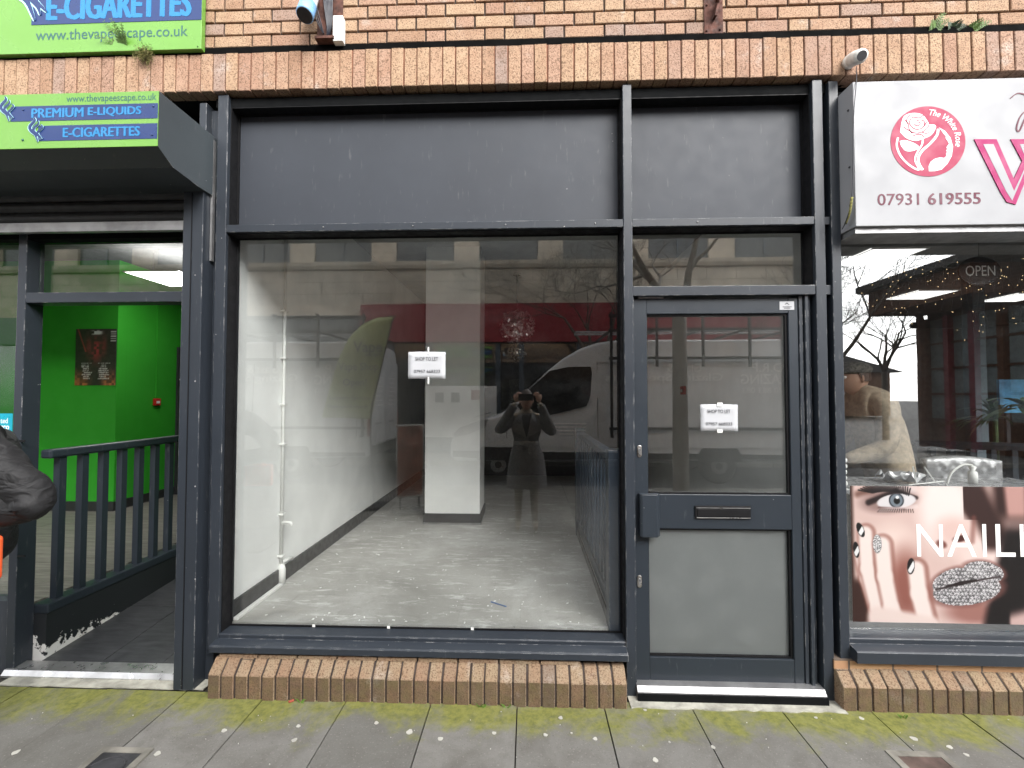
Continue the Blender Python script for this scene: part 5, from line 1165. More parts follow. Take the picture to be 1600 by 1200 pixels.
for r_ in range(3):
    x = bx0 + (.41 if r_ % 2 else 0)
    while x < bx1 - .1:
        MB().box(x, min(x + .812, bx1), YO - .06, YO + R.uniform(-.002, .002), zf1 + r_ * rowh + .004, zf1 + (r_ + 1) * rowh - .004).build('stone_block', M['stone'], ob); x += .82
MB().px([(YO - .1, zc0), (YO + .10, zc0 + .02), (YO + .16, zc0 + .10), (YO + .18, zc1), (YO - .1, zc1)], bx0, bx1).build('cornice', M['stone'], ob)
x0p = RF(454, 390, YO).x; pitp = RF(581, 390, YO).x - x0p
k0 = int((bx0 - x0p) / pitp) - 1
for i in range(k0, 20):
    x = x0p + i * pitp
    if x < bx0 or x + .72 > bx1: continue
    MB().box(x, x + .72, YO - .1, YO + .03, zc1 + .001, ztop - .35).build('pilaster', M['stone2'], ob)
    if x + pitp < bx1:
        w_ = MB().box(x + .722, x + pitp - .002, YO - .1, YO - .05, zc1 + .001, ztop - .35).build('window', M['grey_panel'], ob)
        MB().box(x + .72 + (pitp - .72) / 2 - .03, x + .72 + (pitp - .72) / 2 + .03, YO - .049, YO - .02, zc1 + .002, ztop - .36).build('mullion', M['blue_grey'], w_)
MB().box(bx0, bx1, YO - .118, YO + .08, ztop - .349, ztop + .05).build('parapet', M['stone'], ob)
rx0 = RF(565, 500, YO).x
MB().box(rx0, bx1 - .3, YO - .1, YO + .12, zf0, zf1).build('red_fascia', M['fascia_red'], ob)
MB().box(bx0, rx0 - .003, YO - .1, YO + .06, zf0, zf1 - .3).build('grey_fascia', M['grey_panel'], ob)
MB().box(bx0, rx0 - .003, YO - .1, YO + .04, zf1 - .298, zf1).build('white_fascia', M['stone2'], ob)
for px in (610, 668, 778, 815, 905, 1000, 1130, 1225):
    x = RF(px, 600, YO).x; MB().box(x - .07, x + .07, YO - .1, YO + .03, .0, zf0 - .002).build('shopfront_post', M['blue_grey'], ob)
MB().box(bx0, bx1, YO - .1, YO - .02, .0, .45).build('stall_riser', M['blue_grey'], ob)
MB().box(bx0, bx1, YO - .112, YO - .105, .45, zf0).build('shop_glass', M['glass'], ob)
a_, b_ = RF(664, 603, YO), RF(776, 690, YO)
wp = MB().box(a_.x, b_.x, YO - .09, YO + .035, .46, a_.z).build('white_shutter_panel', M['white_wall'], ob)
for px in (687, 712):
    q = RF(px, 620, YO); MB().box(q.x - .12, q.x + .12, YO + .036, YO + .04, q.z - .16, q.z + .12).build('notice_sheet', M['grey_panel'], wp)
q = RF(743, 617, YO); MB().box(q.x - .12, q.x + .12, YO + .036, YO + .04, q.z - .14, q.z + .14).build('red_sheet', M['fascia_red'], wp)
# -- white glazier's vans
M['van'] = simple('van_silver_white', (.62, .63, .645), .28, var=.03, vs_=1, bump=0)
M['van_glass'] = simple('van_glass', (.008, .009, .010), .06, bump=0)
M['van_trim'] = simple('van_black_trim', (.022, .022, .024), .6)
M['van_text'] = simple('van_lettering', (.92, .92, .92), .4, bump=0)
M['van_lamp'] = simple('headlamp', (.42, .43, .45), .12, .3, bump=0)
M['tyre'] = simple('tyre', (.016, .016, .016), .85); M['tail'] = simple('tail_lamp', (.30, .01, .012), .2, bump=0)
YVN = -3.85
def van(x0, label, right_end):
    """nose towards -X; side facing +Y (the shops)"""
    t = thing('van', (x0 + 3, YVN - 1, -.11), label, 'van', 'glazier vans parked along the kerb'); g = -.11
    prof = [(.10, .36), (.0, .48), (.0, .72), (.04, .84), (.16, 1.0), (.42, 1.12), (.95, 1.28), (1.18, 1.42), (1.98, 2.20), (2.3, 2.46), (2.65, 2.66), (3.0, 2.78), (3.4, 2.83), (6.85, 2.83), (6.96, 2.74), (6.98, .60), (6.95, .42)]
    prof = [(x0 + a, g + b + .05) for a, b in prof]
    # cross-section loft: sides lean in above the waist
    nP = len(prof); rings = []
    def inset(z): return .0 if z < 1.25 else min(.16, (z - 1.25) * .09)
    b = MB(); ys = [(0, 1.), (.05, .0)]
    sect = []
    for lv, (dy, shrink) in enumerate(((0.0, 0.0), (.06, .035))): pass
    L_ = []
    for side in (0, 1):
        for ins, sc_ in (((0.0), 1.0),):
            L_.append([(x, (YVN - inset(z)) if side == 0 else (YVN - 2.0 + inset(z)), z) for x, z in prof])
    b.add(L_[0] + L_[1], [tuple(range(nP)), tuple(range(nP, 2 * nP))[::-1]] + [(i, nP + i, nP + (i + 1) % nP, (i + 1) % nP) for i in range(nP)])
    body = b.build('body', M['van'], t, True, bevel=.07, seg=4); 
    ysd = lambda z: YVN - inset(z) + .004
    def sidepoly(pts, name, m, parent, th=.006): 
        b = MB(); n = len(pts); A = [(x0 + x, ysd(z), z) for x, z in pts]; B = [(x0 + x, ysd(z) + th, z) for x, z in pts]
        return b.add(A + B, [tuple(range(n)), tuple(range(n, 2 * n))[::-1]] + [(i, (i + 1) % n, n + (i + 1) % n, n + i) for i in range(n)]).build(name, m, parent)
    sidepoly([(1.36, 1.42), (1.62, 1.78), (2.02, 2.14), (2.40, 2.22), (2.86, 2.22), (2.88, 2.1), (2.84, 1.62), (2.76, 1.42), (1.95, 1.22), (1.50, 1.26)], 'side_window', M['van_glass'], t)
    for xs_ in (1.15, 2.98, 4.5, 6.7): sidepoly([(xs_, .62), (xs_ + .012, .62), (xs_ + .012, 2.3 if xs_ > 2 else 1.25), (xs_, 2.3 if xs_ > 2 else 1.25)], 'door_seam', M['van_trim'], t, .002)
    sidepoly([(.05, .60), (6.9, .60), (6.9, .78), (.05, .78)], 'side_moulding', M['van_trim'] if False else M['van'], t, .014)
    sidepoly([(.06, .40), (.95, .34), (6.9, .40), (6.9, .47), (.06, .52)], 'sill_skirt', M['van_trim'], t, .010)
    sidepoly([(3.05, 2.30), (6.85, 2.30), (6.85, 2.33), (3.05, 2.33)], 'gutter', M['van'], t, .02)
    hl = sidepoly([(.06, .86), (.20, .99), (.55, 1.11), (.78, 1.16), (.72, 1.0), (.40, .86), (.12, .80)], 'headlight', M['van_lamp'], t, .012)
    ws = MB(); A = [(1.12, 1.40), (1.20, 1.47), (1.96, 2.21), (2.02, 2.25)]
    ws.add([(x0 + x - .02, yy, z + g + .07) for yy in (YVN - .12, YVN - 1.88) for x, z in ((1.16, 1.42), (1.97, 2.20))], [(0, 1, 3, 2)]); w_ = ws.build('windscreen', M['van_glass'], t)
    w_.modifiers.new('solid', 'SOLIDIFY').thickness = .02
    MB().box(x0 - .004, x0 + .02, YVN - 1.5, YVN - .5, .62, .84).build('grille', M['van_trim'], t)
    MB().obox((x0 + .62, YVN - .5, 1.225), (.34, .30, .012), Matrix.Rotation(-.28, 3, 'Y')).build('bonnet_vent', M['van_trim'], t)
    for wx in (.98, 5.35):
        for sy in (YVN - .14, YVN - 1.86):
            wl_ = MB().lathe([(.20, -.11), (.31, -.115), (.345, -.08), (.345, .08), (.31, .115), (.20, .11)], (x0 + wx, sy, g + .345), Matrix.Rotation(rad(90), 3, 'X'), 24).build('wheel', M['tyre'], t, True)
            MB().lathe([(.02, .0), (.12, .02), (.20, .0), (.205, -.02)], (x0 + wx, sy + .10 * (1 if sy > YVN - 1 else -1), g + .345), Matrix.Rotation(rad(-90 if sy > YVN - 1 else 90), 3, 'X'), 20).build('rim', M['alu_dull'], wl_, True)
        n = 14; sidepoly([(wx + .43 * math.cos(math.pi * q / n), .33 + .43 * math.sin(math.pi * q / n)) for q in range(n + 1)], 'wheel_arch', M['van_trim'], t, .008)
    mi = MB(); mi.box(x0 + 1.42, x0 + 1.56, YVN + .03, YVN + .20, 1.38, 1.72); mi.build('door_mirror', M['van_trim'], t, bevel=.03)
    # rear doors
    for s_ in (0, 1):
        ya_ = YVN - .12 - s_ * .89; dr = MB().box(x0 + 6.965, x0 + 6.99, ya_ - .87, ya_, .62, 2.42).build('rear_door', M['van'], t, bevel=.01)
        MB().box(x0 + 6.9905, x0 + 6.994, ya_ - .6, ya_ - .2, 1.02, 1.06).build('handle', M['van_trim'], dr)
        for k_ in range(7): MB().box(x0 + 6.9905, x0 + 6.993, ya_ - .66 + .06 * (k_ % 3), ya_ - .18, 1.42 + .1 * k_, 1.45 + .1 * k_).build('printed_line', M['van_text'], dr)
    MB().lathe([(.075, 0), (.085, .006), (.07, .012)], (x0 + 6.992, YVN - .98, 1.25), Matrix.Rotation(rad(90), 3, 'Y'), 16).build('badge', M['alu_dull'], t)
    MB().box(x0 + 6.99, x0 + 7.03, YVN - 1.9, YVN - .1, .40, .60).build('rear_bumper', M['van_trim'], t, bevel=.01)
    for yy in (YVN - .09, YVN - 1.98): MB().box(x0 + 6.93, x0 + 6.987, yy, yy + .07, .8, 1.3).build('tail_light', M['tail'], t)
    # roof bars and glass-carrying side rack
    rk = MB().box(x0 + 3.2, x0 + 6.9, YVN + .02, YVN + .06, 3.20, 3.27).build('glass_rack', M['van_trim'], t)
    for z in (2.92, 2.35, .95): MB().box(x0 + 3.2, x0 + 6.9, YVN + .02, YVN + .06, z, z + .055).build('rack_rail', M['van_trim'], rk)
    for x in (3.22, 4.1, 5.0, 5.9, 6.84): MB().box(x0 + x, x0 + x + .05, YVN + .062, YVN + .10, .8 if x in (3.22, 6.84) else 2.2, 3.3).build('rack_post', M['van_trim'], rk); MB().box(x0 + x, x0 + x + .05, YVN - 1.8, YVN + .06, 2.93, 2.97).build('roof_bar', M['van_trim'], rk); MB().box(x0 + x + .005, x0 + x + .045, YVN + .06, YVN + .18, .8 if x in (3.22, 6.84) else 3.26, .84 if x in (3.22, 6.84) else 3.30).build('rack_hook', M['van_trim'], rk)
    MB().tube([(x0 + 2.6, YVN - .5, 2.99), (x0 + 6.9, YVN - .5, 2.99)], .022, 6).build('ladder_rail', M['alu_dull'], rk); MB().tube([(x0 + 2.6, YVN - .85, 2.99), (x0 + 6.9, YVN - .85, 2.99)], .022, 6).build('ladder_rail', M['alu_dull'], rk)
    # lettering on the side, read from the shops
    yt = lambda z: ysd(z) + .003
    def vt(s_, xa, xb, za, zb, bold=.01): text(s_, x0 + xa, x0 + xb, za, zb, yt(zb) + .02, M['van_text'], t, bold=bold, flip=True, thick=.004)
    vt('D.R.P', 6.02, 6.62, 2.10, 2.28); vt('GLAZING', 5.80, 6.86, 1.86, 2.06); vt('07970 883 083', 5.82, 6.86, 1.68, 1.79, .0)
    vt('Glass &', 4.35, 5.05, 2.10, 2.28); vt('Glazing', 4.55, 5.45, 1.88, 2.08); vt('Specialists', 3.15, 4.45, 1.88, 2.08); vt('Repairs & New Installs', 3.9, 5.3, 1.70, 1.77, .0) if False else None
    for k_ in range(4): sidepoly([(1.9 + .1 * k_, 1.06 - .07 * k_), (2.75, 1.06 - .07 * k_), (2.75, 1.085 - .07 * k_), (1.9 + .1 * k_, 1.085 - .07 * k_)], 'printed_line', M['van_text'], t, .003)
    return t
vx = RF(703, 700, YVN).x
van(vx, 'white high-roof glazier van with the front cab mirrored behind the photographer', True)
vx2 = RF(578, 650, YVN).x - 6.99
van(vx2, 'white high-roof glazier van showing its rear doors in the window reflection', True)
# -- feather flag and pavement sign
M['flag'] = simple('flag_green', (.50, .58, .27), .7, var=.12, vs_=5, bump=.2, bs=12, bd=.01)
M['flag_ink'] = simple('flag_navy', (.06, .06, .12), .7, bump=0)
yf_ = -1.3
fg = thing('feather_flag', RF(598, 800, yf_).xy.to_3d(), 'green feather flag advertising a vape shop, mirrored in the window', 'flag')
edge = [(615, 494), (590, 496), (566, 507), (546, 528), (532, 556), (521, 590), (511, 625), (504, 652)]; right = [(612, 505), (601, 548), (592, 590), (583, 640), (579, 655)]
Lf = [RF(a, b, yf_) for a, b in edge]; Rt = [RF(a, b, yf_) for a, b in right]
n = 16; vs_ = []
for i in range(n + 1):
    t = i / n; f = t * (len(Lf) - 1); k_ = min(int(f), len(Lf) - 2); l = Lf[k_].lerp(Lf[k_ + 1], f - k_); f = t * (len(Rt) - 1); k_ = min(int(f), len(Rt) - 2); r = Rt[k_].lerp(Rt[k_ + 1], f - k_)
    for j in range(9): p = l.lerp(r, j / 8); vs_.append((p.x, yf_ + .025 * math.sin(5 * j / 8 + 2 * t), p.z))
cl_ = MB().add(vs_, [(i * 9 + j, i * 9 + j + 1, (i + 1) * 9 + j + 1, (i + 1) * 9 + j) for i in range(n) for j in range(8)]).build('cloth', M['flag'], fg, True, fix=False); cl_.modifiers.new('s', 'SOLIDIFY').thickness = .003
pb_ = RF(579, 655, yf_); MB().tube(spline([Vector((pb_.x + .06, yf_, .06)), pb_, Rt[2], Rt[0], Lf[0], Lf[2], Lf[4]], 6), [.014] * 10 + [.011] * 15 + [.008] * 12, 8).build('pole', M['van_trim'], fg, True)
MB().box(pb_.x - .2, pb_.x + .32, yf_ - .2, yf_ + .2, .0, .05).build('base', M['van_trim'], fg, bevel=.01)
def ftext(s_, b, m=.0): a1, b1 = RF(b[0], b[1], yf_), RF(b[2], b[3], yf_); text(s_, a1.x, b1.x, b1.z, a1.z, yf_ + .034, M['flag_ink'], fg, bold=m, thick=.002)
ftext('Vape', (553, 534, 598, 556), .01); ftext('escape', (572, 553, 596, 559)); ftext('Vape Shop', (530, 567, 592, 582), .01); ftext('Open!', (537, 592, 574, 606), .01); ftext('E-cigarette Specialists', (516, 619, 580, 626)); ftext('Premium E-liquids', (514, 632, 576, 639))
ya_ = -1.05
ab = thing('pavement_sign', RF(640, 800, ya_).xy.to_3d(), 'narrow red poster pavement sign on a flat base, mirrored in the window', 'pavement sign')
c0 = RF(640, 735, ya_); rot = Matrix.Rotation(-.5, 3, 'Z'); b0 = Vector((c0.x, ya_, 0))
def ap(x, y, z): return b0 + rot @ Vector((x, y, z))
MB().obox(ap(0, 0, .72), (.38, .03, 1.0), rot).build('frame', M['alu'], ab, bevel=.006); M['poster_red'] = simple('poster_red', (.30, .13, .09), .4, var=.5, vs_=7, bump=0)
for s_ in (-1, 1): MB().obox(ap(0, s_ * .0165, .72), (.34, .002, .95), rot).build('poster', M['poster_red'], ab)
for s_ in (-1, 1): MB().tube([ap(s_ * .13, 0, .22), ap(s_ * .13, 0, .05)], .016, 8).build('spring', M['van_trim'], ab)
MB().obox(ap(0, 0, .03), (.46, .36, .055), rot).build('base', M['grey_panel'], ab, bevel=.02)
# -- bare street trees
M['bark'] = simple('bark', (.085, .070, .055), .9, var=.35, vs_=18, bump=.6, bs=60, bd=.006)
def tree(px, pyb, Y, h, r, label, seed, lean=(0, 0), fork=3):
    rr = random.Random(seed); b = RF(px, pyb, Y); b.z = -.01
    t = thing('bare_tree', b, label, 'tree', 'bare street trees'); tr, cr = MB(), MB()
    def limb(p, d, L, r0, lev, mb):
        pts = [p]; rs = [r0]; n = 5 if lev < 3 else 4
        for i in range(n):
            d = (d + Vector((rr.gauss(0, .12), rr.gauss(0, .12), rr.gauss(.03, .08))) * (1 + .25 * lev)).normalized(); p = p + d * L / n; pts.append(p); rs.append(max(.0055, r0 * (1 - .55 * (i + 1) / n)))
        mb.tube(pts, rs, 8 if lev < 2 else 5 if lev < 4 else 3, cap=lev < 2)
        if lev < 5:
            for q in range(fork if lev == 0 else rr.choice((3, 3, 4))):
                k_ = n if (q == 0) else rr.randint(2, n); ax = Vector((rr.gauss(0, 1), rr.gauss(0, 1), rr.gauss(.15, .5))).normalized()
                nd = (d * .75 + ax * (.62 if lev else .5)).normalized(); limb(pts[k_] - nd * .003, nd, L * rr.uniform(.60, .84), rs[k_] * rr.uniform(.58, .82), lev + 1, cr)
    hb = h
    pts = [b, b + Vector((lean[0] * .3, lean[1] * .3, hb * .45)), b + Vector((lean[0], lean[1], hb))]
    tr.tube([b + Vector((0, 0, -.05)), *pts], [r * 1.35, r * 1.1, r, r * .92], 12).build('trunk', M['bark'], t, True)
    for q in range(fork):
        a = 6.28 * q / fork + rr.uniform(0, .8); nd = Vector((math.cos(a) * .45, math.sin(a) * .45, 1)).normalized(); limb(pts[2] - Vector((0, 0, .05)), nd, rr.uniform(1.4, 1.9), r * .62, 1, cr)
    cr.build('crown', M['bark'], t, True, fix=False)
tree(1062, 760, -2.05, 3.0, .115, 'bare street tree standing in front of the glazier van', 5)
tree(925, 700, -6.6, 2.3, .10, 'bare three-stemmed street tree before the red fascia', 11)
tree(1385, 700, -12.5, 2.6, .10, 'bare street tree standing against open sky beside the brick hall', 21, fork=4)
tree(1306, 700, -6.7, 2.4, .09, 'bare street tree on the far pavement past the end of the stone building', 8, fork=4)
# -- glazed brick hall further right
hb = thing('brick_hall', (22, -20, 0), 'glazed red brick hall with wide dark eaves, mirrored in the salon window', 'building')
M['brick_red'] = simple('brown_brick', (.17, .085, .05), .9, var=.25, vs_=6); M['eaves'] = simple('eaves_dark', (.05, .05, .052), .7); M['curtain'] = simple('curtain_glass', (.34, .42, .44), .15, bump=0)
hx, hy0, hy1 = 13.2, -9.9, -3.6
MB().box(hx, hx + 12, hy0, hy1, 0, 5.1).build('core', M['shop_dark'], hb)
MB().box(hx - .03, hx - .001, hy0, hy1, 4.15, 5.1).build('upper_wall', M['brick_red'], hb)
MB().box(hx - 1.75, hx - .032, hy0 - .2, hy0 + 3.2, 4.30, 5.1).build('overhang', M['brick_red'], hb)
MB().box(hx - 1.9, hx + 12.5, hy0 - .5, hy1 + .8, 5.11, 5.35).build('eaves', M['eaves'], hb)
MB().box(hx - 2.0, hx - 1.902, hy0 - .45, hy1 + .7, 5.13, 5.33).build('gutter', M['eaves'], hb)
MB().box(hx - .04, hx - .001, hy0, hy1, .0, .9).build('base_wall', M['brick_red'], hb)
MB().box(hx - .42, hx - .28, hy0 + .02, hy0 + .16, .0, 4.299).build('column', M['brick_red'], hb)
MB().ball((hx - .55, hy0 + .09, 3.95), .11, 10, 8).build('dome_camera', M['ink'], hb, True)
for i in range(8):
    y0 = hy0 + (hy1 - hy0) * i / 8; y1 = hy0 + (hy1 - hy0) * (i + 1) / 8
    MB().box(hx - .2, hx - .002, y0 - .08, y0 + .08, 0, 4.149).build('brick_pier' if i % 3 == 0 else 'mullion', M['brick_red'] if i % 3 == 0 else M['fascia_red'], hb)
    for j in range(4): MB().box(hx - .03, hx - .003, y0 + .09, y1 - .09, .92 + j * .81, 1.66 + j * .81).build('glass_panel', M['curtain'], hb)
for j in range(5): MB().box(hx - .1, hx - .031, hy0, hy1, .85 + j * .81, .91 + j * .81).build('transom', M['brick_red'], hb)
lb_ = thing('low_brick_house', (27, -34, 0), 'low brick house with a hipped roof far down the street', 'house')
MB().box(22.5, 29.5, -38, -32, 0, 3.6).build('wall', M['brick_red'], lb_); MB().add([(21.8, -38.6, 3.6), (30.2, -38.6, 3.6), (30.2, -31.4, 3.6), (21.8, -31.4, 3.6), (24.5, -35, 5.4), (27.5, -35, 5.4)], [(0, 1, 5, 4), (1, 2, 5), (2, 3, 4, 5), (3, 0, 4), (0, 3, 2, 1)]).build('roof', simple('slate_roof', (.015, .015, .016), .95, spec=.05), lb_)

# ================================================================== PEOPLE
def skin_mesh(nodes, name, mat, parent, sub=2, smooth=True):
    """nodes: {key: (pos, radius or (rx, ry), parent key)}; one continuous surface grown round the joints"""
    keys = list(nodes); idx = {k: i for i, k in enumerate(keys)}
    me = bpy.data.meshes.new(name); me.from_pydata([tuple(nodes[k][0]) for k in keys], [(idx[k], idx[nodes[k][2]]) for k in keys if nodes[k][2]], [])
    o = bpy.data.objects.new(name, me); COL.objects.link(o)
    m = o.modifiers.new('skin', 'SKIN'); m.use_smooth_shade = True
    if not me.skin_vertices:
        bpy.context.view_layer.objects.active = o
    for i, k in enumerate(keys):
        r = nodes[k][1]; me.skin_vertices[0].data[i].radius = r if hasattr(r, '__len__') else (r, r); me.skin_vertices[0].data[i].use_root = (i == 0)
    s = o.modifiers.new('sub', 'SUBSURF'); s.levels = sub; s.render_levels = sub
    dg = bpy.context.evaluated_depsgraph_get(); dg.update(); m2 = bpy.data.meshes.new_from_object(o.evaluated_get(dg)); bpy.data.objects.remove(o)
    off = LOC.get(parent.name, Vector((0, 0, 0)))
    for v in m2.vertices: v.co -= off
    m2.materials.clear(); m2.materials.append(mat); m2.polygons.foreach_set('use_smooth', [True] * len(m2.polygons))
    q = bpy.data.objects.new(name, m2); COL.objects.link(q); q.parent = parent; LOC[q.name] = off.copy(); return q
M['skin'] = simple('skin', (.42, .25, .18), .5, var=.06); M['hair'] = simple('hair_brown', (.045, .025, .018), .6); M['coat'] = simple('grey_wool', (.17, .17, .175), .95, var=.2, vs_=50, bump=.3, bs=250)
M['coat_lapel'] = simple('grey_wool_lapel', (.27, .27, .275), .95, var=.15, vs_=50); M['beige'] = simple('beige_cloth', (.32, .27, .21), .9); M['jacket'] = None
def head(c, s, face_dir, parent, hair='hair', long=True):
    """c = centre of the head, face_dir = unit vector in XY"""
    f = Vector(face_dir).normalized(); rt = Vector((-f.y, f.x, 0)) * -1; rot = Matrix((rt, f, Vector((0, 0, 1)))).transposed()
    h = MB(); n, m = 20, 14; vs_ = []
    for i in range(m + 1):
        th = math.pi * i / m; z = -math.cos(th); rr = math.sin(th)
        for q in range(n):
            a = 2 * math.pi * q / n; x, y = math.cos(a) * rr, math.sin(a) * rr
            xw = .076 * x * (1 - .28 * max(0, -z) ** 1.5); yw = .098 * y * (1 - .12 * max(0, -z)); fr = max(0, y)
            yw += fr * (.016 * math.exp(-((z + .12) / .17) ** 2) * math.exp(-(x / .20) ** 2) - .007 * math.exp(-((z - .10) / .12) ** 2) * math.exp(-((abs(x) - .38) / .2) ** 2) + .006 * math.exp(-((z + .48) / .1) ** 2) * math.exp(-(x / .3) ** 2) + .008 * math.exp(-((z + .86) / .14) ** 2))
            vs_.append(Vector(c) + rot @ (Vector((xw, yw, z * .118)) * s))
    h.add(vs_, [(i * n + q, i * n + (q + 1) % n, (i + 1) * n + (q + 1) % n, (i + 1) * n + q) for i in range(m) for q in range(n)])
    ho = h.build('head', M['skin'], parent, True)
    for sg in (-1, 1):
        e = Vector(c) + rot @ (Vector((sg * .031, .086, .010)) * s); MB().ball(e, .0125 * s, 8, 6).build('eye', M['white_paint'], ho, True)
        MB().ball(e + rot @ Vector((0, .0085 * s, 0)), .006 * s, 6, 5).build('iris', M['ink'], ho, True)
        MB().ball(Vector(c) + rot @ (Vector((sg * .077, -.005, -.002)) * s), .03 * s, 8, 6, (.3, .6, 1)).build('ear', M['skin'], ho, True)
    MB().ball(Vector(c) + rot @ (Vector((0, .094, -.058)) * s), .024 * s, 8, 6, (1, .35, .3)).build('mouth', simple('lips', (.32, .10, .09), .4), ho, True)
    hm = MB(); vs_ = []; m2 = 9
    for i in range(m2 + 1):
        th = math.pi * (i / m2) * (.80 if long else .56)
        for q in range(n):
            a = 2 * math.pi * q / n; x, y, z = math.cos(a) * math.sin(th), math.sin(a) * math.sin(th), math.cos(th)
            if y > .25 and z < .45: z = .45 + .1 * (z - .45); k_ = 1.0
            vs_.append(Vector(c) + rot @ (Vector((x * .086, y * .106 - .004, z * .130 + .004)) * s))
    hm.add(vs_, [(i * n + q, i * n + (q + 1) % n, (i + 1) * n + (q + 1) % n, (i + 1) * n + q) for i in range(m2) for q in range(n)])
    hm.build('hair', M[hair], ho, True)
    return ho, rot
def hand(w, d, up, s, parent, curl=.9, mat='skin', sgn=1):
    """palm and five fingers; w wrist, d direction of the palm, up = back of the hand"""
    d = Vector(d).normalized(); up = (Vector(up) - d * Vector(up).dot(d)).normalized(); sd = d.cross(up) * sgn
    b = MB(); w = Vector(w); rot = Matrix((sd, d, up)).transposed()
    b.ball(w + d * .05 * s, .045 * s, 10, 8, (.95, 1.15, .38), rot)
    for i, (ox, l) in enumerate(((-.030, .072), (-.011, .082), (.010, .076), (.029, .058))):
        p = w + d * .085 * s + sd * ox * s; dd = d.copy(); pts = [p - d * .02 * s, p]
        for k_ in range(3): dd = (Matrix.Rotation(-curl * (.5 + .25 * k_), 3, sd * sgn) @ dd); p = p + dd * l * s * (.45, .32, .23)[k_]; pts.append(p)
        b.tube(pts, [.0095 * s, .0095 * s, .0088 * s, .008 * s, .006 * s], 7)
    p = w + d * .03 * s - sd * .03 * s; dd = (d * .6 - sd * .75 - up * .35).normalized(); b.tube([p, p + dd * .035 * s, p + dd * .035 * s + (dd + d * .9 - up * .4).normalized() * .035 * s], [.0125 * s, .011 * s, .008 * s], 7)
    return tag(b.build('hand', M[mat], parent, True))
# ---- the photographer: stands behind the camera, seen only as a reflection
ph = thing('person', (0, -.30, 0), 'person in a belted grey coat holding up a phone, reflected in the window', 'person')
yb0 = -.32
V = Vector
nodes = {'pelvis': (V((-.02, yb0, .92)), (.155, .11), None), 'waist': (V((-.02, yb0, 1.07)), (.125, .095), 'pelvis'), 'chest': (V((-.02, yb0, 1.24)), (.15, .11), 'waist'), 'collar': (V((-.02, yb0, 1.37)), (.09, .07), 'chest'), 'neck': (V((-.02, yb0 + .02, 1.45)), .05, 'collar'), 'skull': (V((-.02, yb0 + .03, 1.56)), (.07, .08), 'neck')}
for s_, nm in ((-1, 'l'), (1, 'r')):
    nodes['sh' + nm] = (V((-.02 + s_ * .17, yb0, 1.345)), .062, 'collar'); el = V((-.335, yb0 + .12, 1.22)) if s_ < 0 else V((.275, yb0 + .12, 1.20)); wr = V((-.145, yb0 + .24, 1.545)) if s_ < 0 else V((.135, yb0 + .24, 1.545))
    nodes['ua' + nm] = ((nodes['sh' + nm][0] + el) / 2, .05, 'sh' + nm); nodes['el' + nm] = (el, .043, 'ua' + nm); nodes['fa' + nm] = ((el + wr) / 2, .039, 'el' + nm); nodes['wr' + nm] = (wr, .027, 'fa' + nm)
    nodes['hip' + nm] = (V((-.02 + s_ * .085, yb0, .84)), .085, 'pelvis'); nodes['kn' + nm] = (V((-.02 + s_ * .095, yb0 + .015, .47)), .058, 'hip' + nm); nodes['an' + nm] = (V((-.02 + s_ * .10, yb0, .09)), .04, 'kn' + nm); nodes['to' + nm] = (V((-.02 + s_ * .11, yb0 + .15, .045)), (.045, .03), 'an' + nm)
skin_mesh(nodes, 'body', M['beige'], ph)
c = MB(); rings = [(.52, .245, .185), (.60, .240, .182), (.75, .225, .17), (.90, .205, .155), (1.0, .17, .13), (1.055, .15, .118), (1.10, .155, .122), (1.2, .18, .135), (1.3, .185, .13), (1.37, .15, .105), (1.41, .10, .085)]
n = 32; vs_ = []
for k_, (z, rx, ry) in enumerate(rings):
    for q in range(n): a = 2 * math.pi * q / n; fold = 1 + (.035 * math.sin(7 * a + 1) if z < .95 else 0) * (1 - (z - .5)); vs_.append((-.02 + rx * fold * math.cos(a), yb0 + ry * fold * math.sin(a), z))
c.add(vs_, [(i * n + q, i * n + (q + 1) % n, (i + 1) * n + (q + 1) % n, (i + 1) * n + q) for i in range(len(rings) - 1) for q in range(n)]); ct = c.build('coat', M['coat'], ph, True)
for nm in 'lr':
    p = [nodes[k_ + nm][0] for k_ in ('sh', 'ua', 'el', 'fa', 'wr')]; MB().tube(spline([p[0], p[1], p[2]], 4)[:-1] + [p[2]] + spline([p[2], p[3], p[3].lerp(p[4], .75)], 4)[1:], [.085, .083, .08, .077, .074, .072, .07, .067, .065, .063, .06, .057, .056, .054, .052, .050, .05][:17], 14).build('sleeve', M['coat'], ct, True)
MB().lathe([(.152, 1.03), (.160, 1.035), (.160, 1.075), (.152, 1.08)], (-.02, yb0, 0), Matrix.Diagonal((1, .82, 1)), 28).build('belt', M['coat_lapel'], ct, True)
MB().box(-.05, .03, yb0 + .125, yb0 + .150, 1.02, 1.09).build('belt_knot', M['coat_lapel'], ct, bevel=.012); MB().box(.0, .03, yb0 + .128, yb0 + .142, .86, 1.03).build('belt_tail', M['coat_lapel'], ct, bevel=.004)
for s_ in (-1, 1): MB().add([(-.02 + s_ * .008, yb0 + .142, 1.12), (-.02 + s_ * .16, yb0 + .108, 1.20), (-.02 + s_ * .165, yb0 + .085, 1.31), (-.02 + s_ * .08, yb0 + .075, 1.42), (-.02 + s_ * .052, yb0 + .108, 1.38), (-.02 + s_ * .028, yb0 + .150, 1.22)], [(0, 1, 5), (1, 2, 3), (1, 3, 4), (1, 4, 5)]).build('lapel', M['coat_lapel'], ct, fix=False).modifiers.new('s', 'SOLIDIFY').thickness = .012
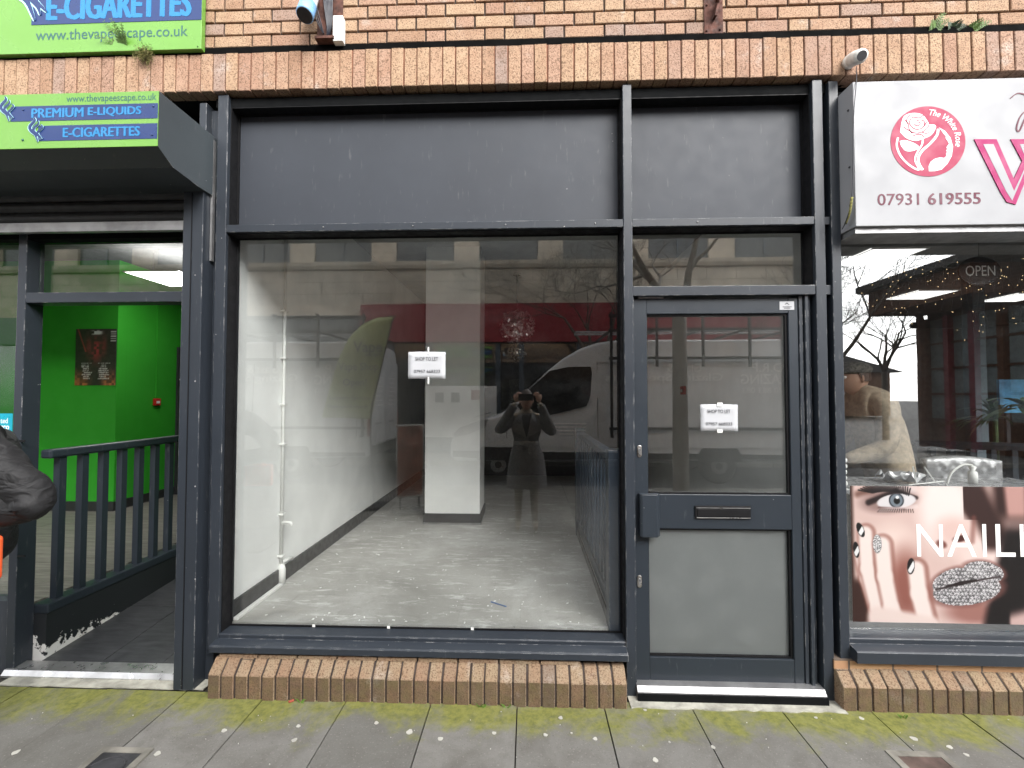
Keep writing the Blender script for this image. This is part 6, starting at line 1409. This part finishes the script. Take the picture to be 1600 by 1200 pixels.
MB().add([(-.02, yb0 + .141, 1.13), (.018, yb0 + .138, 1.25), (.035, yb0 + .10, 1.385), (-.075, yb0 + .10, 1.385), (-.058, yb0 + .138, 1.25)], [(0, 1, 2, 3, 4)]).build('top', M['ink'], ph, fix=False).modifiers.new('s', 'SOLIDIFY').thickness = .008
head((-.02, yb0 + .045, 1.565), 1.05, (0, 1, 0), ph)
for nm, s_ in (('l', -1), ('r', 1)):
    w = nodes['wr' + nm][0]; hand(w, V((-s_ * .25, .20, .80)), V((s_ * .6, .75, -.1)), .95, ph, 1.0, 'skin', s_); MB().tube([w + V((.03 * math.cos(a), .03 * math.sin(a) * .8, -.02 + .0)) for a in [2 * math.pi * q / 16 for q in range(17)]], .005, 6).build('bracelet', M['chrome'], ph, True)
pn = thing('phone', (0.005, -.014, 1.58), 'dark smartphone held up in front of the reflected face', 'phone')
MB().box(-.11, .055, -.018, -.009, 1.565, 1.645).build('body', M['van_trim'], pn, bevel=.004)
for dx_, dz_ in ((-.0, -.0), (.028, .0), (.014, .022)): MB().lathe([(.008, 0), (.008, .002)], (dx_, -.0089, 1.61 + dz_), Matrix.Rotation(rad(-90), 3, 'X'), 14).build('lens', M['ink'], pn)

# ---- passer-by in a black padded jacket, left edge, walking to the left
def mat_jacket():
    k = NT('black_jacket'); v = k.world(); a = k.noise(k.scale(v, 7, 7, 15), 1.2, 2, .5, 1.6)
    return k.done(k.bsdf(k.mix(a, (.0045, .0045, .0052), (.010, .010, .0115)), .7, 0, k.bump(k.math('ADD', a, k.math('MULTIPLY', k.noise(v, 500, 2), .02)), .8, .018)))
M['jacket'] = mat_jacket()
pb2 = thing('person', (-2.58, 1.86, 0), 'passer-by in a black padded jacket walking past the vape shop', 'person')
Yp = 1.86; xb = -2.58
el = P(52, 784, Yp - .16); sh_ = P(-28, 702, Yp - .17); wr = P(-100, 824, Yp - .20)
nd = {'pelvis': (V((xb, Yp, .92)), (.13, .16), None), 'waist': (V((xb, Yp, 1.08)), (.13, .165), 'pelvis'), 'chest': (V((xb, Yp, 1.27)), (.14, .19), 'waist'), 'collar': (V((xb - .02, Yp, 1.43)), (.08, .10), 'chest'), 'neck': (V((xb - .04, Yp, 1.52)), .055, 'collar'), 'skull': (V((xb - .06, Yp, 1.62)), .075, 'neck'),
      'shl': (V((sh_.x, Yp - .18, 1.40)), .07, 'collar'), 'ell': (el, .05, 'shl'), 'wrl': (wr, .03, 'ell'), 'shr': (V((xb, Yp + .19, 1.40)), .07, 'collar'), 'elr': (V((xb + .05, Yp + .24, 1.12)), .05, 'shr'), 'wrr': (V((xb - .15, Yp + .22, .95)), .03, 'elr')}
for s_, nm, st_ in ((-1, 'l', .16), (1, 'r', .02)): nd['hip' + nm] = (V((xb, Yp + s_ * .09, .85)), .09, 'pelvis'); nd['kn' + nm] = (V((xb - st_ * .5 - .03, Yp + s_ * .09, .48)), .062, 'hip' + nm); nd['an' + nm] = (V((xb - st_, Yp + s_ * .09, .09)), .042, 'kn' + nm); nd['to' + nm] = (V((xb - st_ - .16, Yp + s_ * .09, .045)), (.045, .035), 'an' + nm)
skin_mesh(nd, 'body', M['ink'], pb2)
jk = {'hem': (V((xb + .1, Yp, .82)), (.20, .20), None), 'waist': (V((xb + .08, Yp, 1.02)), (.185, .20), 'hem'), 'chest': (V((xb + .06, Yp, 1.25)), (.18, .205), 'waist'), 'yoke': (V((xb - .01, Yp, 1.39)), (.12, .16), 'chest'), 'collar': (V((xb - .03, Yp, 1.50)), (.075, .08), 'yoke')}
jk['shl'] = (V((sh_.x, Yp - .17, sh_.z + .0)), .085, 'yoke'); jk['ual'] = (jk['shl'][0].lerp(el, .4), .06, 'shl')
jk['shr'] = (V((xb, Yp + .18, 1.39)), .085, 'yoke'); jk['elr'] = (nd['elr'][0], .075, 'shr'); jk['cur'] = (nd['wrr'][0].lerp(nd['elr'][0], .2), .055, 'elr')
skin_mesh(jk, 'jacket', M['jacket'], pb2, 3)
def sleeve_tube(pts, r0, r1, seed, nn=44):
    rr = random.Random(seed); c = spline(pts, max(4, nn // (len(pts) - 1))); n = len(c); q = 20; b = MB(); vs_ = []
    ph_ = [rr.uniform(0, 6.28) for _ in range(8)]
    for i, p in enumerate(c):
        t = (c[min(i + 1, n - 1)] - c[max(i - 1, 0)]).normalized(); up = V((0, 1, 0)); up = (up - t * up.dot(t)).normalized(); sd = t.cross(up); u = i / (n - 1)
        r = r0 + (r1 - r0) * u
        for k_ in range(q):
            a = 2 * math.pi * k_ / q; w_ = sum(math.sin((5 + 3 * m_) * u * 3.1 + (1 + m_ % 3) * a + ph_[m_]) * (.0042, .0034, .0026, .0018)[m_] for m_ in range(4))
            cr = -.010 * max(0, math.cos(a - 2.2)) * max(0, math.sin(u * 34 + a * 1.5)) * math.exp(-((u - .52) / .22) ** 2)
            vs_.append(p + (up * math.cos(a) + sd * math.sin(a)) * (r + w_ + cr))
    b.add(vs_, [(i * q + k_, i * q + (k_ + 1) % q, (i + 1) * q + (k_ + 1) % q, (i + 1) * q + k_) for i in range(n - 1) for k_ in range(q)] + [tuple(range(q))[::-1], tuple(range((n - 1) * q, n * q))])
    return b
mid = (sh_ + el) / 2 + V((.01, -.008, .01)); fm = (el + wr) / 2 + V((0, -.01, -.004))
slv = sleeve_tube([V((sh_.x - .06, Yp - .15, sh_.z + .04)), sh_, mid, el + V((0, 0, .008)), el + V((-.028, 0, -.012)), fm, wr], .082, .056, 4, 72).build('sleeve', M['jacket'], pb2, True)
MB().tube([wr.lerp(fm, .1) + V((.004 * math.cos(q), 0, 0)) for q in range(2)] + [wr + V((-.03, 0, 0))], [.060, .060, .056], 18).build('cuff', M['ink'], slv, True)
head((xb - .07, Yp, 1.66), 1.05, (-1, 0, 0), pb2, long=False); hand(wr, V((-1, -.1, -.1)), V((0, -.6, 1)), 1, pb2, .8)
M['orange'] = simple('orange_strap', (.85, .12, .03), .5)
bgc = P(-8, 872, Yp - .21); bag = thing('shoulder_bag', (bgc.x, Yp - .2, bgc.z - .1), 'bright orange bag hanging at the side of the passer-by', 'bag')
MB().box(bgc.x - .28, bgc.x + .035, Yp - .235, Yp - .205, bgc.z - .08, bgc.z + .09).build('pouch', M['orange'], bag, bevel=.02, seg=3); MB().tube([bgc + V((-.03, .01, .08)), P(-12, 700, Yp - .20)], .009, 6).build('strap', M['orange'], bag)

# ---- customer bent over the table in the salon
M['camel'] = simple('beige_coat', (.30, .245, .18), .9, var=.2, vs_=30, bump=.35, bs=18, bd=.012)
sp = thing('person', (2.75, 3.55, .22), 'person in a beige coat and flat cap leaning over inside the salon', 'person')
Ys = 3.35; hd = P(1334, 592, Ys); bk = P(1372, 640, Ys); hp = P(1392, 712, Ys); shd = P(1352, 622, Ys)
nd = {'pelvis': (V((hp.x - .04, Ys, hp.z - .06)), (.15, .17), None), 'waist': (V((bk.x + .02, Ys, (hp.z + bk.z) / 2 - .02)), (.15, .17), 'pelvis'), 'chest': (V((bk.x - .04, Ys, bk.z - .03)), (.16, .19), 'waist'), 'collar': (V((shd.x, Ys, shd.z)), (.09, .10), 'chest'), 'neck': (hd.lerp(shd, .5), .055, 'collar'), 'skull': (hd, .07, 'neck')}
for s_, nm in ((-1, 'l'), (1, 'r')):
    a = V((shd.x + .02, Ys + s_ * .18, shd.z - .04)); e = V((shd.x - .02, Ys + s_ * .22, shd.z - .34)); w = V((shd.x - .24, Ys + s_ * .12, shd.z - .44)); nd['sh' + nm] = (a, .085, 'collar'); nd['el' + nm] = (e, .072, 'sh' + nm); nd['wr' + nm] = (w, .045, 'el' + nm)
    nd['hip' + nm] = (V((hp.x, Ys + s_ * .1, hp.z - .14)), .10, 'pelvis'); nd['kn' + nm] = (V((hp.x - .04, Ys + s_ * .11, .62)), .07, 'hip' + nm); nd['an' + nm] = (V((hp.x, Ys + s_ * .11, .32)), .05, 'kn' + nm); nd['to' + nm] = (V((hp.x - .15, Ys + s_ * .11, .265)), (.045, .04), 'an' + nm)
skin_mesh(nd, 'body', M['camel'], sp)
ho, rot = head(hd, 1.0, (-1, 0, 0), sp, long=False)
MB().tube([hd + V((.04, .06 * math.cos(q), -.12 + .02 * math.sin(q))) for q in (0, 1.57, 3.14)], .035, 8).build('scarf', M['white_paint'], sp, True)
M['tweed'] = simple('tweed', (.10, .088, .07), .95, var=.5, vs_=60)
cp = MB(); cp.ball(hd + V((.0, 0, .07)), .12, 16, 8, (1.0, .82, .5)); cap = cp.build('cap', M['tweed'], sp, True); MB().ball(hd + V((-.10, 0, .045)), .07, 12, 6, (1., .85, .13)).build('peak', M['tweed'], cap, True)
for nm in 'lr': hand(nd['wr' + nm][0], V((-1, 0, -.3)), V((0, 0, 1)), 1, sp, .6)
